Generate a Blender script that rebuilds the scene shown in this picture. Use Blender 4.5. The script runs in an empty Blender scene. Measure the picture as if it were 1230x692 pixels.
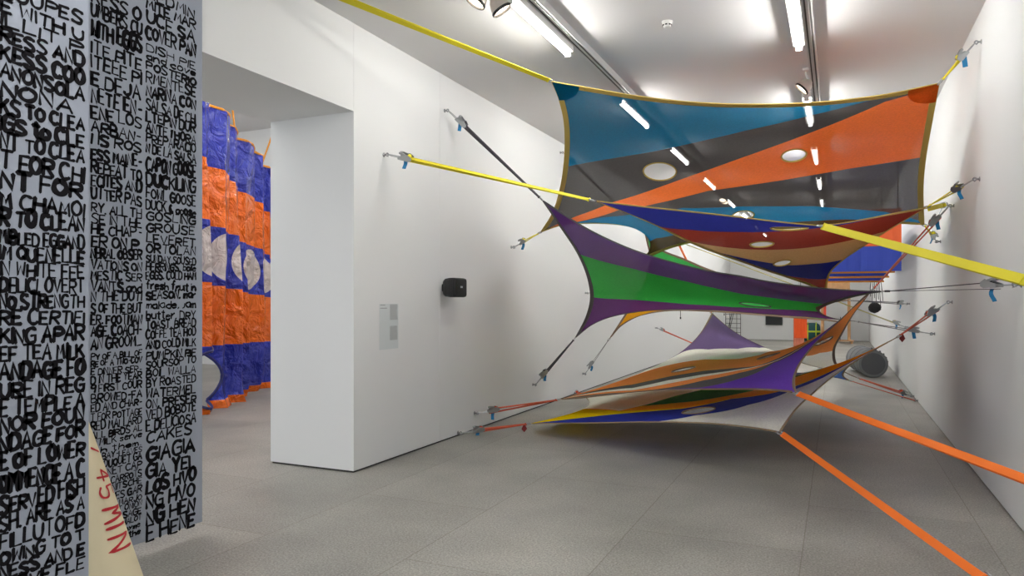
import bpy, bmesh, math, random
import numpy as np
from mathutils import Vector, Matrix
random.seed(7); np.random.seed(7)
S = bpy.context.scene
COL = S.collection
PI = math.pi

# ---------------------------------------------------------------- camera, world, exposure
EXPOSURE = 1.22
TUBE = 44.0
YAW = math.atan(390 / 864)
cam = bpy.data.cameras.new('camera'); cam.sensor_width = 36; cam.lens = 864 / 1230 * 36
cam.shift_y = 16 / 1230; cam.clip_end = 200; cam.clip_start = .05
co = bpy.data.objects.new('camera', cam); COL.objects.link(co)
co.location = (0, 0, 1.6); co.rotation_euler = (PI / 2, 0, YAW)
S.camera = co
S.view_settings.view_transform = 'Standard'; S.view_settings.look = 'None'
S.view_settings.exposure = EXPOSURE; S.view_settings.gamma = 1; S.view_settings.use_curve_mapping = False
W = bpy.data.worlds.new('world'); S.world = W; W.use_nodes = True
W.node_tree.nodes['Background'].inputs[0].default_value = (.93, .96, 1, 1)
W.node_tree.nodes['Background'].inputs[1].default_value = .78

# ---------------------------------------------------------------- materials
def lin(c):
    return tuple((x / 12.92 if x <= .04045 else ((x + .055) / 1.055) ** 2.4) for x in [v / 255 for v in c])
def rgba(c): return lin(c) + (1,)
MATS = {}
def mat(name, c, rough=.6, metal=0, spec=.5, bump=0, bscale=60, var=0, vscale=4):
    if name in MATS: return MATS[name]
    m = bpy.data.materials.new(name); m.use_nodes = True; nt = m.node_tree
    b = nt.nodes['Principled BSDF']
    b.inputs['Base Color'].default_value = rgba(c); b.inputs['Roughness'].default_value = rough
    b.inputs['Metallic'].default_value = metal; b.inputs['Specular IOR Level'].default_value = spec
    tc = nt.nodes.new('ShaderNodeTexCoord')
    if var:
        n = nt.nodes.new('ShaderNodeTexNoise'); n.inputs['Scale'].default_value = vscale; n.inputs['Detail'].default_value = 5
        nt.links.new(tc.outputs['Object'], n.inputs['Vector'])
        r = nt.nodes.new('ShaderNodeMapRange'); r.inputs['From Min'].default_value = .3; r.inputs['From Max'].default_value = .7
        r.inputs['To Min'].default_value = 1 - var; r.inputs['To Max'].default_value = 1 + var
        nt.links.new(n.outputs['Fac'], r.inputs['Value'])
        x = nt.nodes.new('ShaderNodeMix'); x.data_type = 'RGBA'; x.blend_type = 'MULTIPLY'; x.inputs['Factor'].default_value = 1
        x.inputs['A'].default_value = rgba(c); nt.links.new(r.outputs['Result'], x.inputs['B'])
        nt.links.new(x.outputs['Result'], b.inputs['Base Color'])
    if bump:
        n = nt.nodes.new('ShaderNodeTexNoise'); n.inputs['Scale'].default_value = bscale; n.inputs['Detail'].default_value = 4
        nt.links.new(tc.outputs['Object'], n.inputs['Vector'])
        bp = nt.nodes.new('ShaderNodeBump'); bp.inputs['Strength'].default_value = bump; bp.inputs['Distance'].default_value = .01
        nt.links.new(n.outputs['Fac'], bp.inputs['Height']); nt.links.new(bp.outputs['Normal'], b.inputs['Normal'])
    MATS[name] = m
    return m
def glow(name, c, s):
    if name in MATS: return MATS[name]
    m = bpy.data.materials.new(name); m.use_nodes = True; nt = m.node_tree
    for n in list(nt.nodes): nt.nodes.remove(n)
    e = nt.nodes.new('ShaderNodeEmission'); e.inputs[0].default_value = rgba(c); e.inputs[1].default_value = s
    o = nt.nodes.new('ShaderNodeOutputMaterial'); nt.links.new(e.outputs[0], o.inputs[0]); MATS[name] = m
    return m
def fabric(name, c, see=.08, through=.45, gain=1.0):
    """Knitted shade cloth: diffuse, lets light glow through, open weave lets a little pass straight."""
    if name in MATS: return MATS[name]
    m = bpy.data.materials.new(name); m.use_nodes = True; nt = m.node_tree
    for n in list(nt.nodes): nt.nodes.remove(n)
    N = nt.nodes.new; Lk = nt.links.new
    tc = N('ShaderNodeTexCoord'); n1 = N('ShaderNodeTexNoise'); n1.inputs['Scale'].default_value = 90; n1.inputs['Detail'].default_value = 3
    mp = N('ShaderNodeMapping'); mp.inputs['Scale'].default_value = (.5, 1.6, 1.6)
    Lk(tc.outputs['Object'], mp.inputs['Vector']); Lk(mp.outputs['Vector'], n1.inputs['Vector'])
    r = N('ShaderNodeMapRange'); r.inputs['From Min'].default_value = .3; r.inputs['From Max'].default_value = .7
    r.inputs['To Min'].default_value = .86; r.inputs['To Max'].default_value = 1.14
    Lk(n1.outputs['Fac'], r.inputs['Value'])
    col = N('ShaderNodeMix'); col.data_type = 'RGBA'; col.blend_type = 'MULTIPLY'; col.inputs['Factor'].default_value = 1
    cc = tuple(min(1, x * gain) for x in lin(c)) + (1,)
    col.inputs['A'].default_value = cc; Lk(r.outputs['Result'], col.inputs['B'])
    d = N('ShaderNodeBsdfDiffuse'); t = N('ShaderNodeBsdfTranslucent'); tr = N('ShaderNodeBsdfTransparent')
    Lk(col.outputs['Result'], d.inputs['Color']); Lk(col.outputs['Result'], t.inputs['Color'])
    a = N('ShaderNodeMixShader'); a.inputs[0].default_value = through; Lk(d.outputs[0], a.inputs[1]); Lk(t.outputs[0], a.inputs[2])
    b = N('ShaderNodeMixShader'); b.inputs[0].default_value = see; Lk(a.outputs[0], b.inputs[1]); Lk(tr.outputs[0], b.inputs[2])
    o = N('ShaderNodeOutputMaterial'); Lk(b.outputs[0], o.inputs[0]); MATS[name] = m
    return m

# ---------------------------------------------------------------- mesh helpers
def V(*a): return Vector(a[0] if len(a) == 1 else a)
def frame(d, up=(0, 0, 1)):
    d = V(d).normalized(); u = V(up)
    if abs(d.dot(u.normalized())) > .98: u = V(1, 0, 0) if abs(d.x) < .9 else V(0, 1, 0)
    s = d.cross(u).normalized(); u = s.cross(d).normalized()
    return d, s, u
def obox(bm, c, ax, sz, bev=0):
    """box at c, axes ax (3 vectors), full sizes sz"""
    c = V(c); a = [V(x).normalized() * (s / 2) for x, s in zip(ax, sz)]
    vs = [bm.verts.new(c + a[0] * i + a[1] * j + a[2] * k) for i in (-1, 1) for j in (-1, 1) for k in (-1, 1)]
    fs = [bm.faces.new([vs[q] for q in f]) for f in ((0, 1, 3, 2), (4, 6, 7, 5), (0, 4, 5, 1), (2, 3, 7, 6), (0, 2, 6, 4), (1, 5, 7, 3))]
    bmesh.ops.recalc_face_normals(bm, faces=fs)
    if bev:
        bmesh.ops.bevel(bm, geom=list({e for f in fs for e in f.edges}), offset=bev, segments=2, affect='EDGES', profile=.6)
def box(bm, lo, hi, bev=0):
    lo, hi = V(lo), V(hi)
    obox(bm, (lo + hi) / 2, ((1, 0, 0), (0, 1, 0), (0, 0, 1)), hi - lo, bev)
def tube(bm, pts, r, seg=8, closed=False, cap=True):
    pts = [V(p) for p in pts]; n = len(pts); rings = []
    rr = r if isinstance(r, (list, tuple)) else [r] * n
    up = V(0, 0, 1)
    for i, p in enumerate(pts):
        if closed: d = pts[(i + 1) % n] - pts[i - 1]
        else: d = pts[min(i + 1, n - 1)] - pts[max(i - 1, 0)]
        d, s, u = frame(d, up); up = u if not closed else up
        rings.append([bm.verts.new(p + (s * math.cos(2 * PI * k / seg) + u * math.sin(2 * PI * k / seg)) * rr[i]) for k in range(seg)])
    for i in range(n if closed else n - 1):
        a, b = rings[i], rings[(i + 1) % n]
        for k in range(seg): bm.faces.new((a[k], a[(k + 1) % seg], b[(k + 1) % seg], b[k]))
    if cap and not closed:
        bm.faces.new(rings[0][::-1]); bm.faces.new(rings[-1])
def torus(bm, c, nrm, R, r, n=20, seg=6):
    _, s, u = frame(nrm); c = V(c)
    # ring sections built explicitly so the ring closes cleanly
    d = V(nrm).normalized(); rings = []
    for i in range(n):
        a = 2 * PI * i / n; o = s * math.cos(a) + u * math.sin(a)
        rings.append([bm.verts.new(c + o * (R + r * math.cos(2 * PI * k / seg)) + d * (r * math.sin(2 * PI * k / seg))) for k in range(seg)])
    for i in range(n):
        a, b = rings[i], rings[(i + 1) % n]
        for k in range(seg): bm.faces.new((a[k], b[k], b[(k + 1) % seg], a[(k + 1) % seg]))
def lathe(bm, c, axis, prof, seg=24):
    """prof: (distance along axis, radius)"""
    d, s, u = frame(axis); c = V(c); rings = []
    for h, r in prof:
        if r < 1e-6: rings.append([bm.verts.new(c + d * h)])
        else: rings.append([bm.verts.new(c + d * h + (s * math.cos(2 * PI * k / seg) + u * math.sin(2 * PI * k / seg)) * r) for k in range(seg)])
    for a, b in zip(rings, rings[1:]):
        for k in range(seg):
            q = [a[k % len(a)], a[(k + 1) % len(a)], b[(k + 1) % len(b)], b[k % len(b)]]
            q = [x for i, x in enumerate(q) if x not in q[:i]]
            if len(q) > 2: bm.faces.new(q)
    bmesh.ops.recalc_face_normals(bm, faces=bm.faces[:])
def prism(bm, poly, d):
    """closed 3-D polygon pushed along vector d"""
    a = [bm.verts.new(V(p)) for p in poly]; b = [bm.verts.new(V(p) + V(d)) for p in poly]
    fs = [bm.faces.new(a[::-1]), bm.faces.new(b)]
    for i in range(len(a)): fs.append(bm.faces.new((a[i], a[(i + 1) % len(a)], b[(i + 1) % len(a)], b[i])))
    bmesh.ops.recalc_face_normals(bm, faces=fs)
ORG = {}
def obj(name, bm, m, parent=None, smooth=False, label=None, kind=None):
    me = bpy.data.meshes.new(name)
    o = bpy.data.objects.new(name, me); COL.objects.link(o)
    if parent is not None:
        org = ORG[parent]; o.parent = parent; ORG[o] = org
        bmesh.ops.translate(bm, verts=bm.verts[:], vec=-org)
    else: ORG[o] = V(0, 0, 0)
    bm.to_mesh(me); bm.free()
    for x in (m if isinstance(m, (list, tuple)) else [m]): me.materials.append(x)
    if smooth:
        for p in me.polygons: p.use_smooth = True
        if smooth != 'all':
            try: me.set_sharp_from_angle(angle=math.radians(40))
            except Exception: pass
    if label: o['label'] = label
    if kind: o['kind'] = kind
    return o
def thing(name, label, cat, loc=(0, 0, 0), group=None):
    o = bpy.data.objects.new(name, None); COL.objects.link(o); o.location = loc; o.empty_display_size = .1
    o['label'] = label; o['category'] = cat
    if group: o['group'] = group
    ORG[o] = V(loc); return o
def tag(o, label, cat, group=None):
    o['label'] = label; o['category'] = cat
    if group: o['group'] = group
    return o
def dup(root, dl, label, group=None):
    """copy of a thing, its parts and their sub-parts, moved by dl"""
    r = root.copy(); COL.objects.link(r); r.location = root.location + V(dl); r['label'] = label; ORG[r] = r.location.copy()
    if group: r['group'] = group
    for ch in list(root.children):
        c = ch.copy(); COL.objects.link(c); c.parent = r
        for g in list(ch.children):
            d = g.copy(); COL.objects.link(d); d.parent = c
    return r
def NB(): return bmesh.new()
# ---------------------------------------------------------------- the room
LX, RX, YB, YF, ZC = -4.1, 1.17, -3.2, 32.0, 4.19
wall_m = mat('white_wall_paint', (226, 227, 227), .75, spec=.2, bump=.04, bscale=40)
ceil_m = mat('ceiling_paint', (222, 221, 221), .8, spec=.2)
gap_m = mat('shadow_gap', (58, 57, 56), .9)  # shade of the recess under the walls is put into this dark colour
def floor_material():
    m = bpy.data.materials.new('granite_floor'); m.use_nodes = True; nt = m.node_tree; b = nt.nodes['Principled BSDF']
    N = nt.nodes.new; Lk = nt.links.new
    tc = N('ShaderNodeTexCoord')
    big = N('ShaderNodeTexNoise'); big.inputs['Scale'].default_value = .9; big.inputs['Detail'].default_value = 6
    fine = N('ShaderNodeTexNoise'); fine.inputs['Scale'].default_value = 75; fine.inputs['Detail'].default_value = 2
    vor = N('ShaderNodeTexVoronoi'); vor.inputs['Scale'].default_value = 130
    br = N('ShaderNodeTexBrick'); br.inputs['Scale'].default_value = 1; br.inputs['Mortar Size'].default_value = .0035
    br.inputs['Brick Width'].default_value = 2.3; br.inputs['Row Height'].default_value = 1.12; br.offset = .5
    br.inputs['Color1'].default_value = (.93, .93, .93, 1); br.inputs['Color2'].default_value = (1.05, 1.05, 1.05, 1); br.inputs['Mortar'].default_value = (.68, .65, .60, 1)
    mp = N('ShaderNodeMapping'); mp.inputs['Rotation'].default_value = (0, 0, PI / 2); mp.inputs['Location'].default_value = (.35, .2, 0)
    for n in (big, fine, vor): Lk(tc.outputs['Object'], n.inputs['Vector'])
    Lk(tc.outputs['Object'], mp.inputs['Vector']); Lk(mp.outputs['Vector'], br.inputs['Vector'])
    r1 = N('ShaderNodeMapRange'); r1.inputs['From Min'].default_value = .3; r1.inputs['From Max'].default_value = .7; r1.inputs['To Min'].default_value = .76; r1.inputs['To Max'].default_value = 1.20
    r2 = N('ShaderNodeMapRange'); r2.inputs['From Min'].default_value = .3; r2.inputs['From Max'].default_value = .7; r2.inputs['To Min'].default_value = .72; r2.inputs['To Max'].default_value = 1.28
    r3 = N('ShaderNodeMapRange'); r3.inputs['To Min'].default_value = .80; r3.inputs['To Max'].default_value = 1.2; r3.inputs['From Max'].default_value = .9
    Lk(big.outputs['Fac'], r1.inputs['Value']); Lk(fine.outputs['Fac'], r2.inputs['Value']); Lk(vor.outputs['Distance'], r3.inputs['Value'])
    def mul(a, bb, isval=True):
        x = N('ShaderNodeMix'); x.data_type = 'RGBA'; x.blend_type = 'MULTIPLY'; x.inputs['Factor'].default_value = 1
        if isinstance(a, tuple): x.inputs['A'].default_value = a
        else: Lk(a, x.inputs['A'])
        Lk(bb, x.inputs['B']); return x.outputs['Result']
    c = mul(rgba((155, 153, 146)), br.outputs['Color']); c = mul(c, r1.outputs['Result']); c = mul(c, r2.outputs['Result']); c = mul(c, r3.outputs['Result'])
    Lk(c, b.inputs['Base Color'])
    rr = N('ShaderNodeMapRange'); rr.inputs['To Min'].default_value = .36; rr.inputs['To Max'].default_value = .6
    Lk(big.outputs['Fac'], rr.inputs['Value']); Lk(rr.outputs['Result'], b.inputs['Roughness'])
    b.inputs['Specular IOR Level'].default_value = .35
    return m
bm = NB(); box(bm, (-16, YB, -.2), (RX + .3, YF + .3, 0)); obj('floor', bm, floor_material(), kind='structure')
bm = NB(); box(bm, (LX - .02, YB, ZC), (RX + .3, YF + .3, ZC + .2)); obj('ceiling', bm, ceil_m, kind='structure')
Z0 = .018
# right wall
bm = NB(); box(bm, (RX, YB, Z0), (RX + .3, YF + .3, ZC)); obj('wall_right', bm, wall_m, kind='structure')
bm = NB(); box(bm, (RX + .012, YB, 0), (RX + .3, YF + .3, Z0)); obj('shadow_gap_right', bm, gap_m, kind='structure')
# left wall: header and pier round the opening, then boarded panels with hairline joints
OY0, OY1, OZ, WT, J1 = 1.2, 5.5, 3.37, 1.0, 7.09
bm = NB(); box(bm, (LX - WT, YB, Z0), (LX, OY0, ZC)); box(bm, (LX - WT, OY0, OZ), (LX, OY1 - .002, ZC)); obj('wall_left_header', bm, wall_m, kind='structure')
bm = NB(); box(bm, (LX - WT, OY1, Z0), (LX, J1 - .002, ZC)); obj('wall_left_pier', bm, wall_m, kind='structure')
bm = NB(); box(bm, (LX - WT, J1 + .002, Z0), (LX, YF + .3, ZC)); obj('wall_left', bm, wall_m, kind='structure')
bm = NB(); box(bm, (LX - WT + .012, OY1 + .012, 0), (LX - .012, YF + .3, Z0)); box(bm, (LX - WT + .012, OY1 + .004, Z0), (LX - .006, J1 + .1, ZC - .01)); obj('shadow_gap_left', bm, gap_m, kind='structure')
# far end: a wall with a shallow projecting block on its left half
bm = NB(); box(bm, (LX, YF, .012), (RX, YF + .3, ZC)); obj('wall_back', bm, wall_m, kind='structure')
bm = NB(); box(bm, (LX, YF - .55, .012), (-1.45, YF, ZC)); obj('wall_back_block', bm, wall_m, kind='structure')
bm = NB(); box(bm, (LX, YF - .54, 0), (-1.46, YF + .3, .012)); box(bm, (-1.46, YF + .01, 0), (RX, YF + .3, .012)); obj('shadow_gap_back', bm, gap_m, kind='structure')
# neighbouring room seen through the opening
bm = NB(); box(bm, (-16, 13.5, 0), (LX - WT, 13.8, 5.8)); obj('wall_side_room_far', bm, wall_m, kind='structure')
bm = NB(); box(bm, (-16.3, YB, 0), (-16, 13.8, 5.8)); obj('wall_side_room_left', bm, wall_m, kind='structure')
bm = NB(); box(bm, (-16, YB, 5.8), (LX - WT, 13.8, 6.0)); obj('ceiling_side_room', bm, ceil_m, kind='structure')
bm = NB(); box(bm, (LX - WT, YB, ZC), (LX - .02, 13.8, 6.0)); obj('wall_side_room_right', bm, wall_m, kind='structure')

# ---------------------------------------------------------------- ceiling lights
rail_m = mat('lighting_track', (196, 196, 196), .45, metal=.3); slot_m = mat('track_slot', (38, 36, 35), .7)
hous_m = mat('white_enamel', (214, 214, 212), .4)
tube_m = glow('fluorescent_tube', (255, 253, 248), TUBE)
def lighting_track(x, label):
    t = thing('lighting_track', label, 'lighting track', (x, YB + .3, ZC))
    bm = NB(); box(bm, (x - .04, YB + .3, ZC - .075), (x + .04, YF - 2, ZC)); obj('rail', bm, rail_m, t)
    for dx in (-.02, .022):
        bm = NB(); box(bm, (x + dx - .007, YB + .3, ZC - .0765), (x + dx + .007, YF - 2, ZC - .065)); obj('slot', bm, slot_m, t, label='dark slot')
def tube_light(x, y, label, L=1.42, z=None):
    z = z or ZC
    t = thing('tube_light', label, 'ceiling light', (x, y, z))
    bm = NB(); box(bm, (x - .055, y, z - .13), (x + .055, y + L, z - .06), .012)
    box(bm, (x - .015, y + .1, z - .06), (x + .015, y + .16, z)); box(bm, (x - .015, y + L - .16, z - .06), (x + .015, y + L - .1, z)); obj('housing', bm, hous_m, t)
    for yy in (y + .012, y + L - .012):
        bm = NB(); box(bm, (x - .03, yy - .012, z - .178), (x + .03, yy + .012, z - .128), .005); obj('lamp_holder', bm, hous_m, t)
    bm = NB(); tube(bm, [(x, y + .02, z - .155), (x, y + L - .02, z - .155)], .019, 12); obj('tube', bm, tube_m, t, True, label='glowing white tube')
    return t
R1, R2 = -2.42, -.33
lighting_track(R1 + .10, 'long pale lighting track on the ceiling nearer the left wall')
lighting_track(R2 + .10, 'long pale lighting track on the ceiling nearer the right wall')
row1 = [-2.4, .8, 5.3, 8.55, 11.5, 14.6, 17.9, 21.0, 24.1, 27.2]
row2 = [-1.6, 1.5, 6.05, 9.35, 12.4, 15.5, 18.6, 21.7, 24.8, 27.9]
ordn = ['nearest', 'second', 'third', 'fourth', 'fifth', 'sixth', 'seventh', 'eighth', 'ninth', 'tenth']
# the tubes in the frame are counted from the one seen in full above the sails
for nm, x, row, side in (('a', R1, row1, 'left'), ('b', R2, row2, 'right')):
    first = None; k = 0
    for y in row:
        if y < 3: lab = 'fluorescent tube light on the %s ceiling track, behind the camera %s' % (side, 'far' if y < -1 else 'close')
        elif k == 0: lab = 'bright bare fluorescent tube above the large blue sail on the %s track' % side; k = 1
        else: lab = '%s tube light from the front along the %s ceiling track, beyond the top sail' % (ordn[k], side); k += 1
        if first is None: first = tube_light(x, y, lab); first['group'] = 'fluorescent tubes along the ceiling tracks'
        else: dup(first, (0, y - row[0], 0), lab)
sr = None  # side room tubes; the later entries are unseen extras added to brighten the tarp
for i, (x, y) in enumerate([(-7.2, 5.5), (-9.2, 3.6), (-11.6, 9.0), (-7.0, 9.5), (-10.6, 5.2), (-7.4, 1.6), (-8.6, 11.2), (-10.2, 11.6), (-6.2, 4.0), (-6.4, 7.6)]):
    lab = 'tube light hidden in the side room, %s' % ['over the doorway', 'in front of the tarp', 'behind the tarp', 'by the far wall', 'above the tarp', 'left of the doorway', 'added to light the tarp, far right corner', 'added to light the tarp, far middle', 'added to light the tarp, left above the doorway', 'added to light the tarp, right above the doorway'][i]
    if sr is None: sr = tube_light(x, y, lab, z=5.8)
    else: dup(sr, (x + 7.2, y - 5.5, 0), lab)
spot_m = mat('spot_glass', (214, 204, 196), .3, metal=.3); ring_m = mat('spot_ring', (40, 40, 40), .4)
lens_m = glow('spot_lens', (255, 236, 210), 9)
def spotlight(x, y, aim, label):
    t = thing('track_spotlight', label, 'spotlight', (x, y, ZC - .036), 'bowl shaped track spotlights')
    d = V(aim).normalized(); p = V(x, y, ZC - .21)
    bm = NB(); tube(bm, [(x, y, ZC - .036), (x, y, ZC - .09), p - d * .05], .011, 8); box(bm, (x - .03, y - .06, ZC - .06), (x + .03, y + .06, ZC - .036), .005); obj('stem', bm, hous_m, t)
    bm = NB(); lathe(bm, p, d, [(-.07, 0), (-.065, .03), (-.03, .06), (.02, .078), (.05, .082)], 28); obj('reflector', bm, spot_m, t, True)
    bm = NB(); lathe(bm, p, d, [(.045, .083), (.05, .088), (.066, .088), (.07, .080), (.064, .078)], 28); obj('rim', bm, ring_m, t, True)
    bm = NB(); lathe(bm, p, d, [(.04, .074), (.052, .05), (.056, 0)], 24); obj('lens', bm, lens_m, t, True)
    return t
spotlight(R1 - .12, 5.00, (-.5, -.3, -1), 'copper bowl spotlight on the ceiling at the top frame edge, left of the pair')
spotlight(R1 - .05, 5.20, (.55, .35, -1), 'bright copper bowl spotlight beside the start of the left tube light')
spotlight(R1 + .02, 17.2, (-.1, -.7, -1), 'nearer of two far glowing spotlights seen through the top sail')
spotlight(R1 + .02, 17.55, (-.1, -.7, -1), 'farther of two far glowing spotlights seen through the top sail')
spotlight(R2 + .02, 8.55, (-.75, -.1, -.75), 'dark rimmed spotlight turned away on the right ceiling track')
# smoke detector
t = thing('smoke_detector', 'small round white smoke detector on the ceiling', 'smoke detector', (-1.43, 6.66, ZC))
bm = NB(); lathe(bm, (-1.43, 6.66, ZC), (0, 0, -1), [(0, .05), (.018, .052), (.02, .045), (.05, .036), (.055, .03), (.056, 0)], 24); obj('body', bm, hous_m, t, True)
bm = NB()
for k in range(8):
    a = k * PI / 4; obox(bm, (-1.43 + .041 * math.cos(a), 6.66 + .041 * math.sin(a), ZC - .036), ((math.cos(a), math.sin(a), 0), (-math.sin(a), math.cos(a), 0), (0, 0, 1)), (.006, .02, .012))
obj('vent', bm, ring_m, t)
# ---------------------------------------------------------------- tensioned sails
def curve_pts(pts, n):
    """Smooth curve through 3-D points, n+1 samples by arc length."""
    P = np.array(pts, float)
    if len(P) == 2:
        t = np.linspace(0, 1, n + 1)[:, None]
        return P[0] * (1 - t) + P[1] * t
    Q = np.vstack([2 * P[0] - P[1], P, 2 * P[-1] - P[-2]])
    out = []
    for i in range(1, len(Q) - 2):
        p0, p1, p2, p3 = Q[i - 1], Q[i], Q[i + 1], Q[i + 2]
        d0 = max(np.linalg.norm(p1 - p0), 1e-6) ** .5
        d1 = max(np.linalg.norm(p2 - p1), 1e-6) ** .5
        d2 = max(np.linalg.norm(p3 - p2), 1e-6) ** .5
        m1 = d1 * ((p1 - p0) / d0 - (p2 - p0) / (d0 + d1) + (p2 - p1) / d1)
        m2 = d1 * ((p2 - p1) / d1 - (p3 - p1) / (d1 + d2) + (p3 - p2) / d2)
        for t in np.linspace(0, 1, 24, endpoint=False):
            out.append((2 * t**3 - 3 * t**2 + 1) * p1 + (t**3 - 2 * t**2 + t) * m1
                       + (-2 * t**3 + 3 * t**2) * p2 + (t**3 - t**2) * m2)
    out.append(P[-1])
    out = np.array(out)
    s = np.r_[0, np.cumsum(np.linalg.norm(np.diff(out, axis=0), axis=1))]
    u = np.linspace(0, s[-1], n + 1)
    return np.stack([np.interp(u, s, out[:, k]) for k in range(3)], 1)

def side_pts(arcs, breaks, n):
    """arcs: list of point lists; breaks: parameter values where one arc meets the next."""
    k = [0] + [int(round(b * n)) for b in breaks] + [n]
    res = [np.array(arcs[0][0], float)[None]]
    for a, i, j in zip(arcs, k[:-1], k[1:]):
        res.append(curve_pts(a, j - i)[1:])
    return np.vstack(res)

NU, NV = 96, 64
def solve_sail(sp):
    """Membrane grid G[i,j] (i along u, j along v) over the boundary curves."""
    br = sp.get('br', {})
    T = side_pts(sp['top'], br.get('top', []), NU)
    B = side_pts(sp['bottom'], br.get('bottom', []), NU)
    L = side_pts(sp['left'], br.get('left', []), NV)
    R = side_pts(sp['right'], br.get('right', []), NV)
    u = np.linspace(0, 1, NU + 1)[:, None, None]
    v = np.linspace(0, 1, NV + 1)[None, :, None]
    G = ((1 - v) * T[:, None] + v * B[:, None] + (1 - u) * L[None] + u * R[None]
         - ((1 - u) * (1 - v) * T[0] + u * (1 - v) * T[-1] + (1 - u) * v * B[0] + u * v * B[-1]))
    G[:, 0], G[:, -1], G[0], G[-1] = T, B, L, R
    w = sp.get('w', 1.0)                       # more pull across than along
    for _ in range(sp.get('it', 2500)):
        G[1:-1, 1:-1] = (G[2:, 1:-1] + G[:-2, 1:-1] + w * (G[1:-1, 2:] + G[1:-1, :-2])) / (2 + 2 * w)
    return G

def sample(G, u, v):
    x = np.clip(np.asarray(u) * NU, 0, NU - 1e-6); y = np.clip(np.asarray(v) * NV, 0, NV - 1e-6)
    i = x.astype(int); j = y.astype(int)
    a = (x - i)[..., None]; b = (y - j)[..., None]
    return ((1 - a) * (1 - b) * G[i, j] + a * (1 - b) * G[i + 1, j]
            + (1 - a) * b * G[i, j + 1] + a * b * G[i + 1, j + 1])

def stripe_v(knots, u):
    k = np.array(sorted(knots), float)
    if len(k) == 1:
        return np.full_like(u, k[0, 1])
    v = np.interp(u, k[:, 0], k[:, 1])
    s0 = (k[1, 1] - k[0, 1]) / max(k[1, 0] - k[0, 0], 1e-3)
    s1 = (k[-1, 1] - k[-2, 1]) / max(k[-1, 0] - k[-2, 0], 1e-3)
    v = np.where(u < k[0, 0], k[0, 1] + np.clip(s0, -1.5, 1.5) * (u - k[0, 0]), v)
    v = np.where(u > k[-1, 0], k[-1, 1] + np.clip(s1, -1.5, 1.5) * (u - k[-1, 0]), v)
    return np.clip(v, 0, 1)
SAILS = {}
SAILS['A'] = dict(
    top=[[(-2.598, 6.727, 3.8),(-2.178, 6.829, 3.702),(-1.768, 6.929, 3.609),(-1.283, 7.048, 3.527),(-0.803, 7.166, 3.481),(-0.192, 7.316, 3.466),(0.406, 7.463, 3.508),(0.85, 7.57, 3.586)]],
    right=[[(0.85, 7.57, 3.586),(0.848, 8.052, 3.372),(0.851, 8.661, 3.102),(0.877, 9.169, 2.877),(0.964, 9.98, 2.526)]],
    bottom=[[(-3.645, 9.019, 2.534),(-3.423, 9.146, 2.621),(-3.095, 9.332, 2.658),(-2.683, 9.564, 2.64),(-2.472, 9.685, 2.58),(-2.3, 9.786, 2.445),(-2.271, 9.81, 2.343),(-2.444, 9.759, 2.161)], [(-2.444, 9.759, 2.161),(-2.114, 9.771, 2.301),(-1.761, 9.791, 2.393),(-1.041, 9.839, 2.503),(-0.048, 9.908, 2.553),(0.514, 9.948, 2.563),(0.964, 9.98, 2.526)]],
    left=[[(-2.598, 6.727, 3.8),(-2.614, 6.96, 3.695),(-2.664, 7.245, 3.552),(-2.791, 7.631, 3.335),(-3.032, 8.159, 3.027),(-3.324, 8.637, 2.744),(-3.645, 9.019, 2.534)]],
    br={'bottom': [0.33]},
    stripes=[[(0.015, 0.478),(0.294, 0.325),(0.533, 0.172),(0.704, 0.081),(0.827, 0.028),(0.896, 0.009)], [(0.013, 0.994),(0.073, 0.872),(0.173, 0.719),(0.365, 0.522),(0.544, 0.35),(0.713, 0.194),(0.875, 0.047),(0.99, 0.016)], [(0.046, 1.0),(0.102, 0.928),(0.19, 0.788),(0.312, 0.694),(0.462, 0.594),(0.648, 0.541),(0.819, 0.484),(0.99, 0.444)], [(0.098, 0.941),(0.148, 0.878),(0.233, 0.806),(0.398, 0.719),(0.573, 0.734),(0.752, 0.784),(0.917, 0.875),(0.996, 0.969)], [(0.25, 1.0),(0.338, 0.919),(0.415, 0.903),(0.717, 0.931),(0.831, 0.938),(0.948, 0.984)]],
    holes=[(0.31, 0.463, 0.185),(0.673, 0.356, 0.125),(0.579, 0.816, 0.13)],
)
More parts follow.
